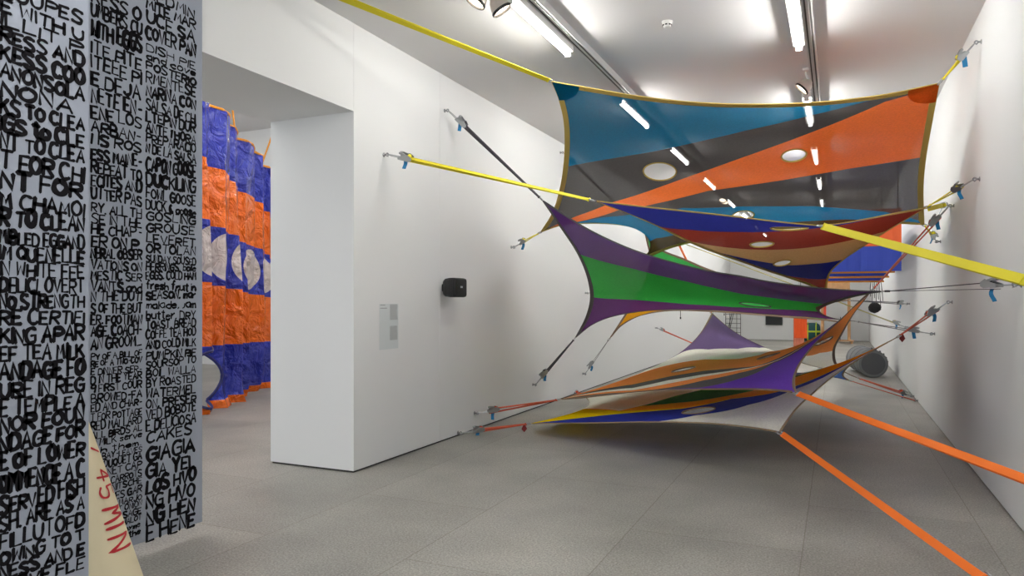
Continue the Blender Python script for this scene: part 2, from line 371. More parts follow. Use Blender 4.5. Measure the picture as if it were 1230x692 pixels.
SAILS['B'] = dict(
    top=[[(-2.002, 6.228, 2.51),(-1.575, 6.172, 2.431),(-1.184, 6.121, 2.365),(-0.751, 6.065, 2.289),(-0.362, 6.014, 2.217),(-0.116, 5.982, 2.179)], [(-0.116, 5.982, 2.179),(0.018, 6.284, 2.218),(0.224, 6.75, 2.294),(0.448, 7.26, 2.382),(0.79, 8.037, 2.511)]],
    right=[[(0.79, 8.037, 2.511),(0.591, 8.245, 2.395),(0.456, 8.385, 2.316),(0.284, 8.572, 2.206),(0.059, 8.82, 2.055),(-0.069, 8.996, 1.924),(-0.117, 9.273, 1.689)]],
    bottom=[[(-2.002, 6.228, 2.51),(-1.826, 6.508, 2.443),(-1.588, 6.895, 2.331),(-1.383, 7.237, 2.214),(-1.197, 7.541, 2.124),(-0.913, 7.993, 2.017),(-0.714, 8.311, 1.941),(-0.514, 8.627, 1.871),(-0.289, 8.985, 1.787),(-0.117, 9.273, 1.689)]],
    left=[[(-2.002, 6.228, 2.51),(-2.002, 6.228, 2.51)]],
    br={'top': [0.62]},
    stripes=[[(0.227, 0.963),(0.327, 0.684),(0.462, 0.456),(0.579, 0.297),(0.681, 0.144),(0.783, 0.038),(0.883, 0.022)], [(0.4, 0.922),(0.508, 0.803),(0.656, 0.641),(0.804, 0.484),(0.923, 0.35),(0.985, 0.288)], [(0.487, 0.966),(0.602, 0.909),(0.75, 0.838),(0.854, 0.738),(0.985, 0.647)], [(0.752, 0.997),(0.89, 0.922),(1.0, 0.85)]],
    holes=[(0.596, 0.191, 0.15),(0.59, 0.594, 0.11),(0.727, 0.819, 0.09)],
)
SAILS['C'] = dict(
    top=[[(-3.1, 7.707, 2.772),(-2.544, 7.612, 2.422),(-2.119, 7.553, 2.21),(-1.729, 7.507, 2.063),(-1.207, 7.453, 1.916),(-0.864, 7.421, 1.851),(-0.605, 7.396, 1.794),(-0.128, 7.353, 1.725),(0.174, 7.327, 1.699),(0.391, 7.308, 1.69)]],
    right=[[(0.391, 7.308, 1.69),(0.249, 7.717, 1.668),(0.056, 8.284, 1.617),(-0.11, 8.79, 1.553),(-0.184, 9.051, 1.499),(-0.144, 9.308, 1.442),(0.039, 10.133, 1.365),(0.23, 10.966, 1.325)]],
    bottom=[[(-3.511, 10.045, 1.06),(-3.282, 10.091, 1.246),(-3.046, 10.146, 1.357),(-2.697, 10.232, 1.437),(-2.33, 10.324, 1.474),(-1.665, 10.491, 1.475),(-0.809, 10.705, 1.413),(0.042, 10.919, 1.347),(0.23, 10.966, 1.325)]],
    left=[[(-3.1, 7.707, 2.772),(-3.05, 8.148, 2.514),(-2.996, 8.699, 2.183),(-3.007, 9.101, 1.898),(-3.072, 9.408, 1.646),(-3.225, 9.689, 1.388),(-3.511, 10.045, 1.06)]],
    br={},
    stripes=[[(0.033, 0.363),(0.285, 0.334),(0.481, 0.356),(0.658, 0.425),(0.835, 0.406),(0.969, 0.388)], [(0.01, 0.672),(0.242, 0.747),(0.444, 0.834),(0.602, 0.831),(0.756, 0.759),(0.971, 0.537)]],
    holes=[(0.694, 0.678, 0.19)],
)
SAILS['D'] = dict(
    top=[[(-2.997, 12.142, 2.796),(-2.846, 12.17, 2.579),(-2.671, 12.216, 2.457),(-2.379, 12.298, 2.334),(-2.022, 12.397, 2.167),(-1.332, 12.592, 1.906),(-0.565, 12.812, 1.71),(0.187, 13.031, 1.614)]],
    right=[[(0.187, 13.031, 1.614),(-0.061, 12.758, 1.58),(-0.244, 12.555, 1.533),(-0.363, 12.407, 1.441),(-0.24, 12.37, 1.35),(0.059, 12.315, 1.276)]],
    bottom=[[(-3.571, 11.993, 0.954),(-3.405, 11.979, 1.158),(-3.104, 11.995, 1.331),(-2.633, 12.04, 1.433),(-1.922, 12.113, 1.432),(-0.923, 12.215, 1.36),(-0.238, 12.285, 1.306),(0.059, 12.315, 1.276)]],
    left=[[(-2.997, 12.142, 2.796),(-2.961, 12.169, 2.597),(-2.913, 12.209, 2.271),(-3.088, 12.159, 1.772),(-3.356, 12.067, 1.313),(-3.571, 11.993, 0.954)]],
    br={},
    stripes=[[(0, 0.62),(0.3, 0.8),(1, 0.95)]],
    holes=[],
)
SAILS['G'] = dict(
    top=[[(-3.267, 8.729, 0.33),(-3.064, 9.24, 0.356),(-2.9, 9.659, 0.385),(-2.609, 10.469, 0.548),(-2.458, 10.893, 0.638),(-2.243, 11.529, 0.8),(-2.077, 12.157, 1.047),(-2.009, 12.57, 1.259),(-1.978, 12.822, 1.397)], [(-1.978, 12.822, 1.397),(-1.736, 12.793, 1.185),(-1.473, 12.774, 1.005),(-1.083, 12.763, 0.817),(-0.769, 12.757, 0.688),(-0.436, 12.753, 0.562),(-0.111, 12.755, 0.492),(0.086, 12.756, 0.453),(0.303, 12.754, 0.375)]],
    right=[[(0.303, 12.754, 0.375),(0.104, 12.088, 0.533),(0.0, 11.662, 0.677),(-0.027, 11.307, 0.848),(-0.011, 11.046, 0.982),(0.057, 10.728, 1.14),(0.193, 10.129, 1.435),(0.297, 9.772, 1.6),(0.377, 9.496, 1.728)]],
    bottom=[[(-3.267, 8.729, 0.33),(-2.838, 8.397, 0.416),(-2.599, 8.211, 0.471),(-1.858, 7.637, 0.634),(-1.258, 7.175, 0.734),(-0.653, 6.709, 0.817),(-0.42, 6.528, 0.835),(-0.31, 6.443, 0.836)], [(-0.31, 6.443, 0.836),(-0.332, 6.622, 0.921),(-0.315, 6.821, 1.005),(-0.263, 7.09, 1.098),(-0.167, 7.491, 1.217),(0.056, 8.311, 1.425),(0.258, 9.078, 1.628),(0.377, 9.496, 1.728)]],
    left=[[(-3.267, 8.729, 0.33),(-3.267, 8.729, 0.33)]],
    br={'top': [0.55], 'bottom': [0.62]},
    stripes=[[(0.2, 0),(0.39, 0.11),(0.5, 0.26),(0.61, 0.31),(0.7, 0.22),(0.76, 0)], [(0, 0.2),(0.22, 0.2),(0.35, 0.33),(0.48, 0.44),(0.59, 0.6),(0.66, 0.62),(0.76, 0.4),(0.86, 0.3),(0.92, 0.42),(1, 0.47)], [(0, 0.45),(0.246, 0.694),(0.356, 0.675),(0.465, 0.7),(0.562, 0.775),(0.606, 0.819),(0.7, 0.84),(0.8, 0.9),(1, 0.95)], [(0, 0.55),(0.252, 0.831),(0.356, 0.769),(0.46, 0.769),(0.558, 0.8),(0.62, 0.83),(0.8, 0.905),(1, 0.955)], [(0, 0.65),(0.254, 0.919),(0.356, 0.85),(0.456, 0.809),(0.556, 0.812),(0.62, 0.835),(0.8, 0.91),(1, 0.96)], [(0, 0.75),(0.258, 0.991),(0.356, 0.944),(0.454, 0.869),(0.55, 0.844),(0.652, 0.85),(0.8, 0.915),(1, 0.965)], [(0, 0.98),(0.435, 0.975),(0.537, 0.906),(0.648, 0.859),(0.8, 0.94),(1, 0.985)]],
    holes=[(0.406, 0.572, 0.15),(0.665, 0.738, 0.13),(0.915, 0.591, 0.13)],
)
SAILS['J'] = dict(
    top=[[(-3.387, 8.017, 0.12),(-3.338, 8.556, 0.077),(-3.276, 9.268, 0.03),(-3.231, 9.857, 0.024),(-3.269, 10.088, 0.087),(-3.539, 10.471, 0.174)], [(-3.539, 10.471, 0.174),(-2.818, 10.69, 0.275),(-1.992, 10.941, 0.376),(-1.183, 11.186, 0.475),(-0.503, 11.393, 0.546),(-0.111, 11.512, 0.502),(0.166, 11.595, 0.445)]],
    right=[[(0.166, 11.595, 0.445),(0.086, 11.203, 0.552),(0.115, 10.938, 0.658),(0.247, 10.398, 0.83),(0.438, 9.679, 1.04),(0.616, 9.055, 1.202)]],
    bottom=[[(-3.387, 8.017, 0.12),(-2.385, 7.536, 0.273),(-1.608, 7.164, 0.393),(-1.049, 6.895, 0.457),(-0.653, 6.704, 0.474),(-0.445, 6.602, 0.47)], [(-0.445, 6.602, 0.47),(-0.394, 6.765, 0.548),(-0.328, 6.957, 0.633),(-0.178, 7.321, 0.759),(-0.015, 7.701, 0.879),(0.178, 8.123, 0.989),(0.388, 8.572, 1.095),(0.616, 9.055, 1.202)]],
    left=[[(-3.387, 8.017, 0.12),(-3.387, 8.017, 0.12)]],
    br={'top': [0.25], 'bottom': [0.6]},
    stripes=[[(0, 0),(0.27, 0),(0.42, 0.06),(0.55, 0.2),(0.7, 0.42),(0.8, 0.55),(1, 0.78)], [(0, 0),(0.15, 0),(0.21, 0.312),(0.28, 0.6),(0.37, 0.53),(0.46, 0.42),(0.55, 0.36),(0.7, 0.5),(0.8, 0.6),(1, 0.8)], [(0, 0),(0.15, 0),(0.21, 0.312),(0.28, 0.52),(0.49, 0.65),(0.64, 0.68),(0.72, 0.67),(0.82, 0.64),(1, 0.83)], [(0, 0),(0.15, 0),(0.21, 0.372),(0.277, 0.616),(0.36, 0.703),(0.45, 0.755),(0.57, 0.725),(0.67, 0.815),(0.72, 0.835),(0.85, 0.915),(1, 0.955)], [(0, 0.72),(0.117, 0.706),(0.242, 0.709),(0.442, 0.763),(0.573, 0.731),(0.673, 0.816),(0.719, 0.841),(0.85, 0.92),(1, 0.96)], [(0, 1),(0.206, 1.0),(0.354, 0.994),(0.46, 0.888),(0.592, 0.847),(0.688, 0.866),(0.708, 0.875),(0.775, 0.925),(0.9, 0.955),(1, 0.985)]],
    holes=[(0.475, 0.828, 0.17)],
)
# ---------------------------------------------------------------- building the sails
steel_m = mat('galvanised_steel', (176, 180, 182), .32, metal=.9)
def build_sail(key, label, cols, hem_m, hem_w=.05, patch=None, res=.032, rings=()):
    sp = SAILS[key]; G = solve_sail(sp)
    cen = G.reshape(-1, 3).mean(0)
    root = thing('shade_sail', label, 'shade sail', tuple(np.round(cen, 3)))
    Lm = max(np.linalg.norm(np.diff(G[:, j], axis=0), axis=1).sum() for j in (0, NV // 2, NV))
    n = min(190, int(Lm / res)); u = np.linspace(0, 1, n + 1)
    bounds = [np.zeros(n + 1)] + [stripe_v(k, u) for k in sp['stripes']] + [np.ones(n + 1)]
    bounds = list(np.maximum.accumulate(np.array(bounds), 0))
    Hm = max(np.linalg.norm(np.diff(G[i], axis=0), axis=1).sum() for i in range(0, NU + 1, 8))
    pos, faces, mi = [], [], []
    row_ids = None
    for k in range(len(bounds) - 1):
        a, b = bounds[k], bounds[k + 1]
        m = max(2, int(np.max(b - a) * Hm / res))
        rows = []
        for r in range(m + 1):
            if r == 0 and row_ids is not None: rows.append(row_ids); continue
            vv = a + (b - a) * r / m
            ids = np.arange(len(pos), len(pos) + n + 1); pos.extend(sample(G, u, vv)); rows.append(ids)
        for r in range(m):
            A, B = rows[r], rows[r + 1]
            for i in range(n):
                if (b[i] - a[i]) < 1e-6 and (b[i + 1] - a[i + 1]) < 1e-6: continue
                faces.append((A[i], A[i + 1], B[i + 1], B[i])); mi.append(k)
        row_ids = rows[-1]
    pos = np.array(pos); faces = np.array(faces); mi = np.array(mi)
    loops = []
    for (hu, hv, r) in sp['holes']:
        c = sample(G, hu, hv); d = np.linalg.norm(pos - c, axis=1); ins = d < r
        fi = ins[faces]; gone = fi.all(1)
        edge = np.unique(faces[~gone][fi[~gone]]) if (~gone & fi.any(1)).any() else []
        faces, mi = faces[~gone], mi[~gone]
        for q in edge: pos[q] = c + (pos[q] - c) * (r / max(d[q], 1e-4))
        if len(edge) > 6:
            e = pos[edge] - c; _, _, vt = np.linalg.svd(e - e.mean(0)); an = np.arctan2(e @ vt[1], e @ vt[0])
            o = edge[np.argsort(an)]; loops.append([tuple(pos[q]) for q in o])
    bm = NB(); vs = [bm.verts.new(p) for p in pos]
    patch_i = len(cols)
    for f, k in zip(faces, mi):
        q = []
        for x in f:
            if vs[x] not in q: q.append(vs[x])
        if len(q) < 3: continue
        try: F = bm.faces.new(q)
        except ValueError: continue
        F.material_index = int(k)
    bmesh.ops.remove_doubles(bm, verts=bm.verts[:], dist=2e-4)
    bmesh.ops.delete(bm, geom=[v for v in bm.verts if not v.link_faces], context='VERTS')
    bmesh.ops.recalc_face_normals(bm, faces=bm.faces[:])
    obj('sail_cloth', bm, cols, root, 'all')
    # hem webbing along each edge
    bm = NB()
    sides = [(G[:, 0], G[:, 3]), (G[:, -1], G[:, -4]), (G[0], G[3]), (G[-1], G[-4])]
    for E, I in sides:
        if np.linalg.norm(np.diff(E, axis=0), axis=1).sum() < .05: continue
        sec = []; N = len(E)
        for i in range(N):
            tg = V(E[min(i + 1, N - 1)] - E[max(i - 1, 0)])
            if tg.length < 1e-6: continue
            tg.normalize(); inn = V(I[i] - E[i]); inn -= tg * inn.dot(tg)
            if inn.length < 1e-5:
                if not sec: continue
                inn = sec[-1][1]
            inn = inn.normalized()
            if sec and inn.dot(sec[-1][1]) < 0: inn = sec[-1][1]
            sec.append((V(E[i]), inn, tg.cross(inn).normalized()))
        pts = []
        for k, (p, inn, nn) in enumerate(sec):
            w = hem_w * min(1, .35 + min(k, len(sec) - 1 - k) / 4)
            pts.append([bm.verts.new(p - inn * .004 + nn * .004), bm.verts.new(p + inn * w + nn * .004), bm.verts.new(p + inn * w - nn * .004), bm.verts.new(p - inn * .004 - nn * .004)])
        for a, b in zip(pts, pts[1:]):
            for k in range(4): bm.faces.new((a[k], a[(k + 1) % 4], b[(k + 1) % 4], b[k]))
    bmesh.ops.recalc_face_normals(bm, faces=bm.faces[:])
    obj('edge_webbing', bm, hem_m, root)
    for lp in loops:
        bm = NB(); tube(bm, lp, .009, 6, closed=True); obj('hole_binding', bm, hem_m, root, 'all')
    for (cu, cv, du, dv, r, k) in (patch or []):
        m = 40; UU, VV = np.meshgrid(np.linspace(0, 1, m + 1) * du + cu, np.linspace(0, 1, m + 1) * dv + cv, indexing='ij')
        Q = sample(G, UU, VV); c = Q[0, 0]; ds = np.linalg.norm(Q - c, axis=2); ins = ds < r
        for i in range(m + 1):
            for j in range(m + 1):
                if not ins[i, j] and ds[i, j] < r * 1.25: Q[i, j] = c + (Q[i, j] - c) * (r / ds[i, j])
        bm = NB(); gv = [[bm.verts.new(V(q) - V(0, 0, .006)) for q in row] for row in Q]
        for i in range(m):
            for j in range(m):
                if ins[i:i + 2, j:j + 2].any(): bm.faces.new((gv[i][j], gv[i + 1][j], gv[i + 1][j + 1], gv[i][j + 1]))
        bmesh.ops.delete(bm, geom=[v for v in bm.verts if not v.link_faces], context='VERTS'); bmesh.ops.recalc_face_normals(bm, faces=bm.faces[:])
        obj('corner_patch', bm, cols[k], root, 'all', label='darker doubled corner patch')
    for p, d in rings:
        bm = NB(); dd, s, u_ = frame(V(d) - V(p)); torus(bm, V(p) + dd * .015, u_, .03, .006, 16, 6); obj('corner_ring', bm, steel_m, root, True)
    return root
def C(key, side, a=0, i=0): return V(SAILS[key][side][a][i])
P = dict(ATL=C('A', 'top'), ATR=C('A', 'top', -1, -1), ABR=C('A', 'right', -1, -1), ABL=C('A', 'left', -1, -1), AM=C('A', 'bottom', 0, -1),
         BUL=C('B', 'top'), BF=C('B', 'top', 0, -1), BR=C('B', 'top', 1, -1), BB=C('B', 'bottom', 0, -1),
         CUL=C('C', 'top'), CUR=C('C', 'top', -1, -1), CLL=C('C', 'bottom'), CLR=C('C', 'bottom', 0, -1),
         DUL=C('D', 'top'), DUR=C('D', 'top', 0, -1), DLL=C('D', 'bottom'), DLR=C('D', 'bottom', 0, -1),
         GL=C('G', 'top'), GT=C('G', 'top', 0, -1), GBR=C('G', 'top', 1, -1), GF=C('G', 'bottom', 0, -1), GRT=C('G', 'bottom', 1, -1),
         JL=C('J', 'top'), JBL=C('J', 'top', 0, -1), JBR=C('J', 'top', 1, -1), JF=C('J', 'bottom', 0, -1), JR=C('J', 'bottom', 1, -1))
ANC = dict(ATL=(LX, 3.80, 4.13), ATR=(RX, 7.522, 3.902), ABR=(RX, 10.263, 2.339), ABL=(LX, 9.055, 2.348), AM=(LX, 12.507, 2.009),
           BUL=(LX, 5.988, 3.055), BF=(RX, 4.109, 1.594), BR=(RX, 7.603, 2.697), BB=(LX, 12.27, 1.75),
           CUL=(LX, 7.203, 3.787), CUR=(RX, 6.009, 1.716), CLL=(LX, 9.832, .368), CLR=(RX, 10.84, 1.176),
           DLL=(LX, 12.13, .317), DUR=(RX, 14.356, 1.556), DUL=(LX, 10.993, 4.02), DLR=(RX, 15.4, .9),
           GL=(LX, 7.952, .214), GF=(RX, 4.109, .644), GBR=(RX, 13.6, .03), GRT=(RX, 9.158, 2.647), GT=(LX, 18.95, 3.707),
           JR=(RX, 9.282, 1.591), JL=(LX, 7.521, .04), JBL=(LX, 11.686, .03), JF=(.866, 4.396, 0), JBR=(RX, 13.0, .03),
           BRS=(RX, 9.62, 2.71))
ANC = {k: V(v) for k, v in ANC.items()}
# cloths
blue_a = fabric('teal_blue_cloth', (8, 104, 142), .06); black_a = fabric('charcoal_cloth', (60, 56, 55), .07); org_a = fabric('orange_cloth', (224, 106, 38), .05)
teal2 = fabric('teal_cloth', (10, 104, 146), .04); olive = fabric('dark_brown_cloth', (66, 54, 32), .03)
blue_b = fabric('royal_blue_cloth', (44, 48, 132), .02); red_b = fabric('brick_red_cloth', (140, 54, 42), .02); tan_b = fabric('tan_cloth', (196, 160, 104), .02); navy_b = fabric('navy_cloth', (34, 40, 120), .02)
pur_c = fabric('purple_cloth', (104, 64, 138), .04); grn_c = fabric('green_cloth', (58, 178, 74), .03); pur2_c = fabric('dark_purple_cloth', (96, 48, 112), .03)
grn_d = fabric('bright_green_cloth', (60, 176, 80), .02); gold = fabric('golden_cloth', (236, 166, 24), .02)
pur_g = fabric('violet_cloth', (118, 78, 192), .02, .3); mau_g = fabric('mauve_cloth', (122, 102, 148), .03); cream = fabric('cream_cloth', (248, 246, 230), .01, .22); org_g = fabric('coral_cloth', (255, 158, 86), .01, .22); grey_g = fabric('grey_cloth', (104, 102, 100), .02, .25)
yel_j = fabric('yellow_cloth', (255, 222, 20), .02, .25); blue_j = fabric('ultramarine_cloth', (60, 72, 180), .02); grn_j = fabric('forest_green_cloth', (58, 130, 40), .02); org_j = fabric('amber_cloth', (255, 164, 40), .02, .25); navy_j = fabric('pale_blue_cloth', (86, 124, 196), .02)
hem_y = mat('ochre_webbing', (192, 166, 82), .8); hem_k = mat('grey_webbing', (92, 90, 92), .8); hem_b = mat('brown_webbing', (128, 104, 84), .8); hem_d = mat('tan_webbing', (150, 128, 96), .8)
def rg(*ks): return [(P[k], ANC[k]) for k in ks]
build_sail('A', 'largest, topmost see-through sail with blue, black and orange bands below the ceiling', [blue_a, black_a, org_a, black_a, teal2, olive], hem_y, .055, patch=[(0, 0, .16, .2, .28, 0), (1, 0, -.16, .2, .26, 2)], rings=rg('ATL', 'ATR', 'ABR', 'ABL', 'AM'))
build_sail('B', 'hanging sail striped royal blue, brick red and tan, just below the largest top sail', [blue_b, red_b, tan_b, navy_b, red_b], hem_y, .03, rings=rg('BUL', 'BF', 'BR', 'BB'))
build_sail('C', 'purple sail with one wide green band stretched across the middle of the room', [pur_c, grn_c, pur2_c], hem_k, .05, rings=rg('CUL', 'CUR', 'CLL', 'CLR'))
build_sail('D', 'green and golden sail mostly hidden behind the purple and green sail', [grn_d, gold], hem_b, .03, rings=rg('DUL', 'DUR', 'DLL', 'DLR'))
build_sail('G', 'low sail with violet corners and cream, coral and charcoal stripes, above the lowest one', [mau_g, cream, org_g, grey_g, cream, org_g, grey_g, pur_g], hem_b, .035, rings=rg('GL', 'GT', 'GBR', 'GF', 'GRT'))
build_sail('J', 'lowest sail of yellow, ultramarine, amber and cream bands close to the floor', [navy_j, cream, grn_j, org_j, yel_j, blue_j, cream], hem_d, .02, rings=rg('JL', 'JBL', 'JBR', 'JF', 'JR'))
# ---------------------------------------------------------------- straps
tagblue_m = mat('blue_label', (36, 128, 182), .6); tagred_m = mat('red_label', (124, 30, 34), .6)
WEB = {'yellow': mat('yellow_webbing', (218, 204, 36), .65), 'orange': mat('orange_webbing', (240, 114, 14), .65), 'red': mat('red_orange_webbing', (198, 78, 44), .65),
       'black': mat('black_webbing', (58, 54, 62), .65), 'grey': mat('dull_grey_webbing', (110, 108, 110), .65), 'pale yellow': mat('pale_yellow_webbing', (196, 186, 110), .65)}
bolt_m = mat('bolt_steel', (150, 152, 154), .35, metal=.85)
def eye_bolt(p, nrm, label):
    p = V(p); n = V(nrm)
    bm = NB(); lathe(bm, p, n, [(0, .022), (.004, .022), (.006, .016), (.012, .009), (.027, .008), (.027, 0)], 14)
    _, s, u = frame(n); torus(bm, p + n * .04, s, .014, .005, 16, 6)
    tag(obj('eye_bolt', bm, bolt_m, None, True), label, 'eye bolt', 'eye bolts anchoring the straps')
def strap(key, a, b, colour, label, w=.045, wdir=(0, 1, .22), nrm=None, ratchet=True, tagc=True, redtag=False, gap=.03, flip=False, bolt=None, lap=None):
    a, b = V(a), V(b)
    if nrm is None: nrm = (1, 0, 0) if b.x < -3 else (-1, 0, 0)
    e = b + V(nrm) * .045                                  # eye of the bolt
    root = thing('ratchet_strap', label, 'strap', tuple(e))
    L = (e - a).length; d = (e - a).normalized()
    a0 = a + d * .045
    wd = V(wdir); wd = (wd - d * wd.dot(d)).normalized(); nn = d.cross(wd).normalized()
    if nn.z < 0: nn = -nn
    if flip: nn = -nn
    hook_l = min(.13, L * .22); rl = .15 if L > .6 else .10
    rc = e - d * (hook_l + rl * .5)                        # ratchet centre
    # webbing: the tail that runs ring -> ratchet spool and the loop back beneath it
    bm = NB(); m = WEB[colour]
    def band(p, q, wd0, wd1, th=.004, ww=w):
        p, q = V(p), V(q); vs = []
        for x, wv in ((p, wd0), (q, wd1)):
            no = (q - p).normalized().cross(wv).normalized() * th / 2
            vs.append([bm.verts.new(x + wv * ww / 2 + no), bm.verts.new(x - wv * ww / 2 + no), bm.verts.new(x - wv * ww / 2 - no), bm.verts.new(x + wv * ww / 2 - no)])
        for k in range(4): bm.faces.new((vs[0][k], vs[0][(k + 1) % 4], vs[1][(k + 1) % 4], vs[1][k]))
        bm.faces.new(vs[0][::-1]); bm.faces.new(vs[1])
    end = rc if ratchet else e - d * .02
    band(a0, end + nn * gap * .5, wd, wd); band(a0, end - nn * gap * .5 + d * rl * .4, wd, wd)
    if lap is not None:                                    # sewn overlap
        q = a0 + (end - a0) * lap; band(q + nn * .006, a0 + (end - a0) * min(1, lap + .5) + nn * (.006 + gap * .4), wd, wd)
    tube(bm, [a0 - wd * w * .5, a0 + wd * w * .5], .009, 8)
    bmesh.ops.recalc_face_normals(bm, faces=bm.faces[:]); obj('webbing', bm, m, root)
    if ratchet:
        bm = NB()
        for sg in (-1, 1):
            poly = [rc + wd * sg * (w * .5 + .004) + d * x * rl + nn * y for x, y in ((-.5, .0), (-.5, .03), (-.2, .052), (.1, .03), (.5, .012), (.5, -.012), (-.3, -.016))]
            prism(bm, poly, wd * sg * .004)
        tube(bm, [rc - d * rl * .25 + nn * .026 - wd * w * .62, rc - d * rl * .25 + nn * .026 + wd * w * .62], .012, 10)
        tube(bm, [rc + d * rl * .42 - wd * w * .6, rc + d * rl * .42 + wd * w * .6], .007, 8)
        rb = obj('ratchet_buckle', bm, steel_m, root)
        bm = NB()
        for sg in (-1, 1):
            prism(bm, [rc + wd * sg * (w * .42) + d * x * rl + nn * y for x, y in ((-.32, .02), (-.35, .04), (.3, .06), (.42, .045))], wd * sg * .003)
        obox(bm, rc + d * rl * .33 + nn * .052, (wd, d, nn), (w * .9, rl * .2, .014), .004)
        obj('handle', bm, steel_m, rb)
        bm = NB(); tube(bm, [rc - d * rl * .25 + nn * .026 - wd * w * .4, rc - d * rl * .25 + nn * .026 + wd * w * .4], .021, 12); obj('rolled_webbing', bm, m, root, True)
        # wire claw hook from the buckle to the eye
        bm = NB(); h0 = rc + d * rl * .45
        for sg in (-1, 1):
            tube(bm, [h0 + wd * sg * .016, h0 + d * (hook_l * .6) + wd * sg * .012, e - d * .012 + wd * sg * .006, e + d * .016 + nn * .006 + wd * sg * .004, e + d * .02 - nn * .014, e - d * .012 - nn * .02], .0045, 6)
        obj('wire_hook', bm, steel_m, root, True)
        if tagc:
            bm = NB(); q = rc + d * rl * .02 - nn * gap * .5
            pr = V(0, 0, -1); pr = (pr + d * .15).normalized(); wv = (d - pr * d.dot(pr)).normalized(); no = pr.cross(wv)
            pts = [q + pr * (.09 * i / 5) + no * (.012 * math.sin(i * .9)) for i in range(6)]
            for sgn in (0,):
                rows = [[bm.verts.new(x - wv * .02 + no * .001), bm.verts.new(x + wv * .02 + no * .001), bm.verts.new(x + wv * .02 - no * .001), bm.verts.new(x - wv * .02 - no * .001)] for x in pts]
            for r0, r1 in zip(rows, rows[1:]):
                for k in range(4): bm.faces.new((r0[k], r0[(k + 1) % 4], r1[(k + 1) % 4], r1[k]))
            bm.faces.new(rows[0][::-1]); bm.faces.new(rows[-1])
            obj('hanging_tag', bm, tagblue_m, root, label='blue hanging tag')
    if redtag:
        bm = NB(); q = a0 + d * .02 + V(0, 0, -.055); hd = V(d.x, d.y, 0).normalized()
        prism(bm, [q + V(0, 0, .05) - hd * .012, q + V(0, 0, .05) + hd * .012, q + hd * .034, q + V(0, 0, -.04), q - hd * .034], V(-hd.y, hd.x, 0) * .003)
        obj('hanging_tag', bm, tagred_m, root, label='dark red hanging tag')
    if bolt: eye_bolt(b, nrm, bolt)
    return root
def S_(key, colour, what, **k):
    return strap(key, P[key], ANC[key], colour, '%s ratchet strap tied to the %s' % (colour, what),
                 bolt='steel eye bolt, %s strap of the %s' % (colour, what), **k)
S_('ATL', 'yellow', 'top left corner of the largest sail', wdir=(1, -.5, .45), lap=.42, gap=.025, w=.05)
S_('ATR', 'yellow', 'top right corner of the largest sail', gap=.02, wdir=(0, 1, .6))
S_('ABR', 'yellow', 'lower right corner of the largest sail', wdir=(0, 1, .6))
S_('ABL', 'yellow', 'lower left corner of the largest sail', wdir=(0, 1, .6))
S_('AM', 'black', 'hidden bottom corner of the largest sail', tagc=False)
S_('BUL', 'yellow', 'left tip of the blue and tan sail', gap=.03, w=.05, wdir=(0, 1, .6))
S_('BF', 'yellow', 'front corner of the blue and tan sail', wdir=(.55, .2, 1), w=.055, lap=.38, gap=.02)
S_('BR', 'yellow', 'right tip of the blue and tan sail')
S_('BB', 'black', 'bottom corner of the blue and tan sail', tagc=False)
strap('BRS', P['BR'] + V(0.02, .02, -.01), ANC['BRS'], 'yellow', 'short twisted yellow strap under the longer one at the tan sail right tip', w=.05, wdir=(0, 1, 1), bolt='steel eye bolt anchoring the short twisted yellow strap on the right wall')
S_('CUL', 'black', 'upper left tip of the purple and green sail', gap=.03, wdir=(0, 1, .45))
S_('CUR', 'black', 'upper right tip of the purple and green sail', gap=.05, w=.045, wdir=(1, 1, 0))
S_('CLL', 'black', 'lower left tip of the purple and green sail', w=.05, wdir=(0, 1, .9))
S_('CLR', 'grey', 'lower right tip of the purple and green sail', w=.035)
S_('DUL', 'grey', 'top corner of the half hidden green sail')
S_('DLL', 'grey', 'lower left tip of the half hidden golden sail', w=.04)
S_('DUR', 'grey', 'right tip of the half hidden green sail', w=.03)
strap('Y', (LX + .05, 11.0, 3.28), (RX, 14.678, 1.137), 'pale yellow', 'thin pale yellow strap running across behind the sails to the right wall', w=.025, gap=.012, bolt='steel eye bolt in the right wall anchoring the thin pale yellow strap')
eye_bolt((LX, 10.99, 3.3), (1, 0, 0), 'steel eye bolt in the left wall behind the largest sail')
S_('GL', 'red', 'left tip of the coral and cream sail', gap=.05)
S_('GF', 'orange', 'front violet corner of the coral and cream sail', wdir=(.8, .35, .75), w=.05, lap=.5, gap=.012)
S_('GRT', 'red', 'high right tip of the coral and cream sail', w=.04, gap=.04, wdir=(0, 1, .5))
S_('GBR', 'red', 'low back corner of the coral and cream sail')
S_('GT', 'orange', 'violet top corner of the coral and cream sail', w=.05, tagc=False, wdir=(0, .3, 1))
S_('JR', 'red', 'right tip of the lowest yellow sail', redtag=True, gap=.035)
S_('JL', 'red', 'left tip of the lowest yellow sail', redtag=True, gap=.03)
S_('JBL', 'red', 'back left corner of the lowest yellow sail')
S_('JF', 'orange', 'front cream corner of the lowest yellow sail', wdir=(.85, -.1, .6), w=.05, nrm=(0, 0, 1), gap=.012)
S_('JBR', 'red', 'back right corner of the lowest yellow sail', w=.014, gap=.01, ratchet=False)
b0 = V(LX, 17.71, .94); strap('R', (-1.25, 15.6, .06), b0, 'red', 'thin red strap from the far left wall down behind the violet sail corner', w=.035, gap=.02, tagc=False, bolt='steel eye bolt in the far left wall holding the thin red strap')
eye_bolt((-1.22, 15.58, 0), (0, 0, 1), 'steel eye bolt in the floor behind the violet sail corner')
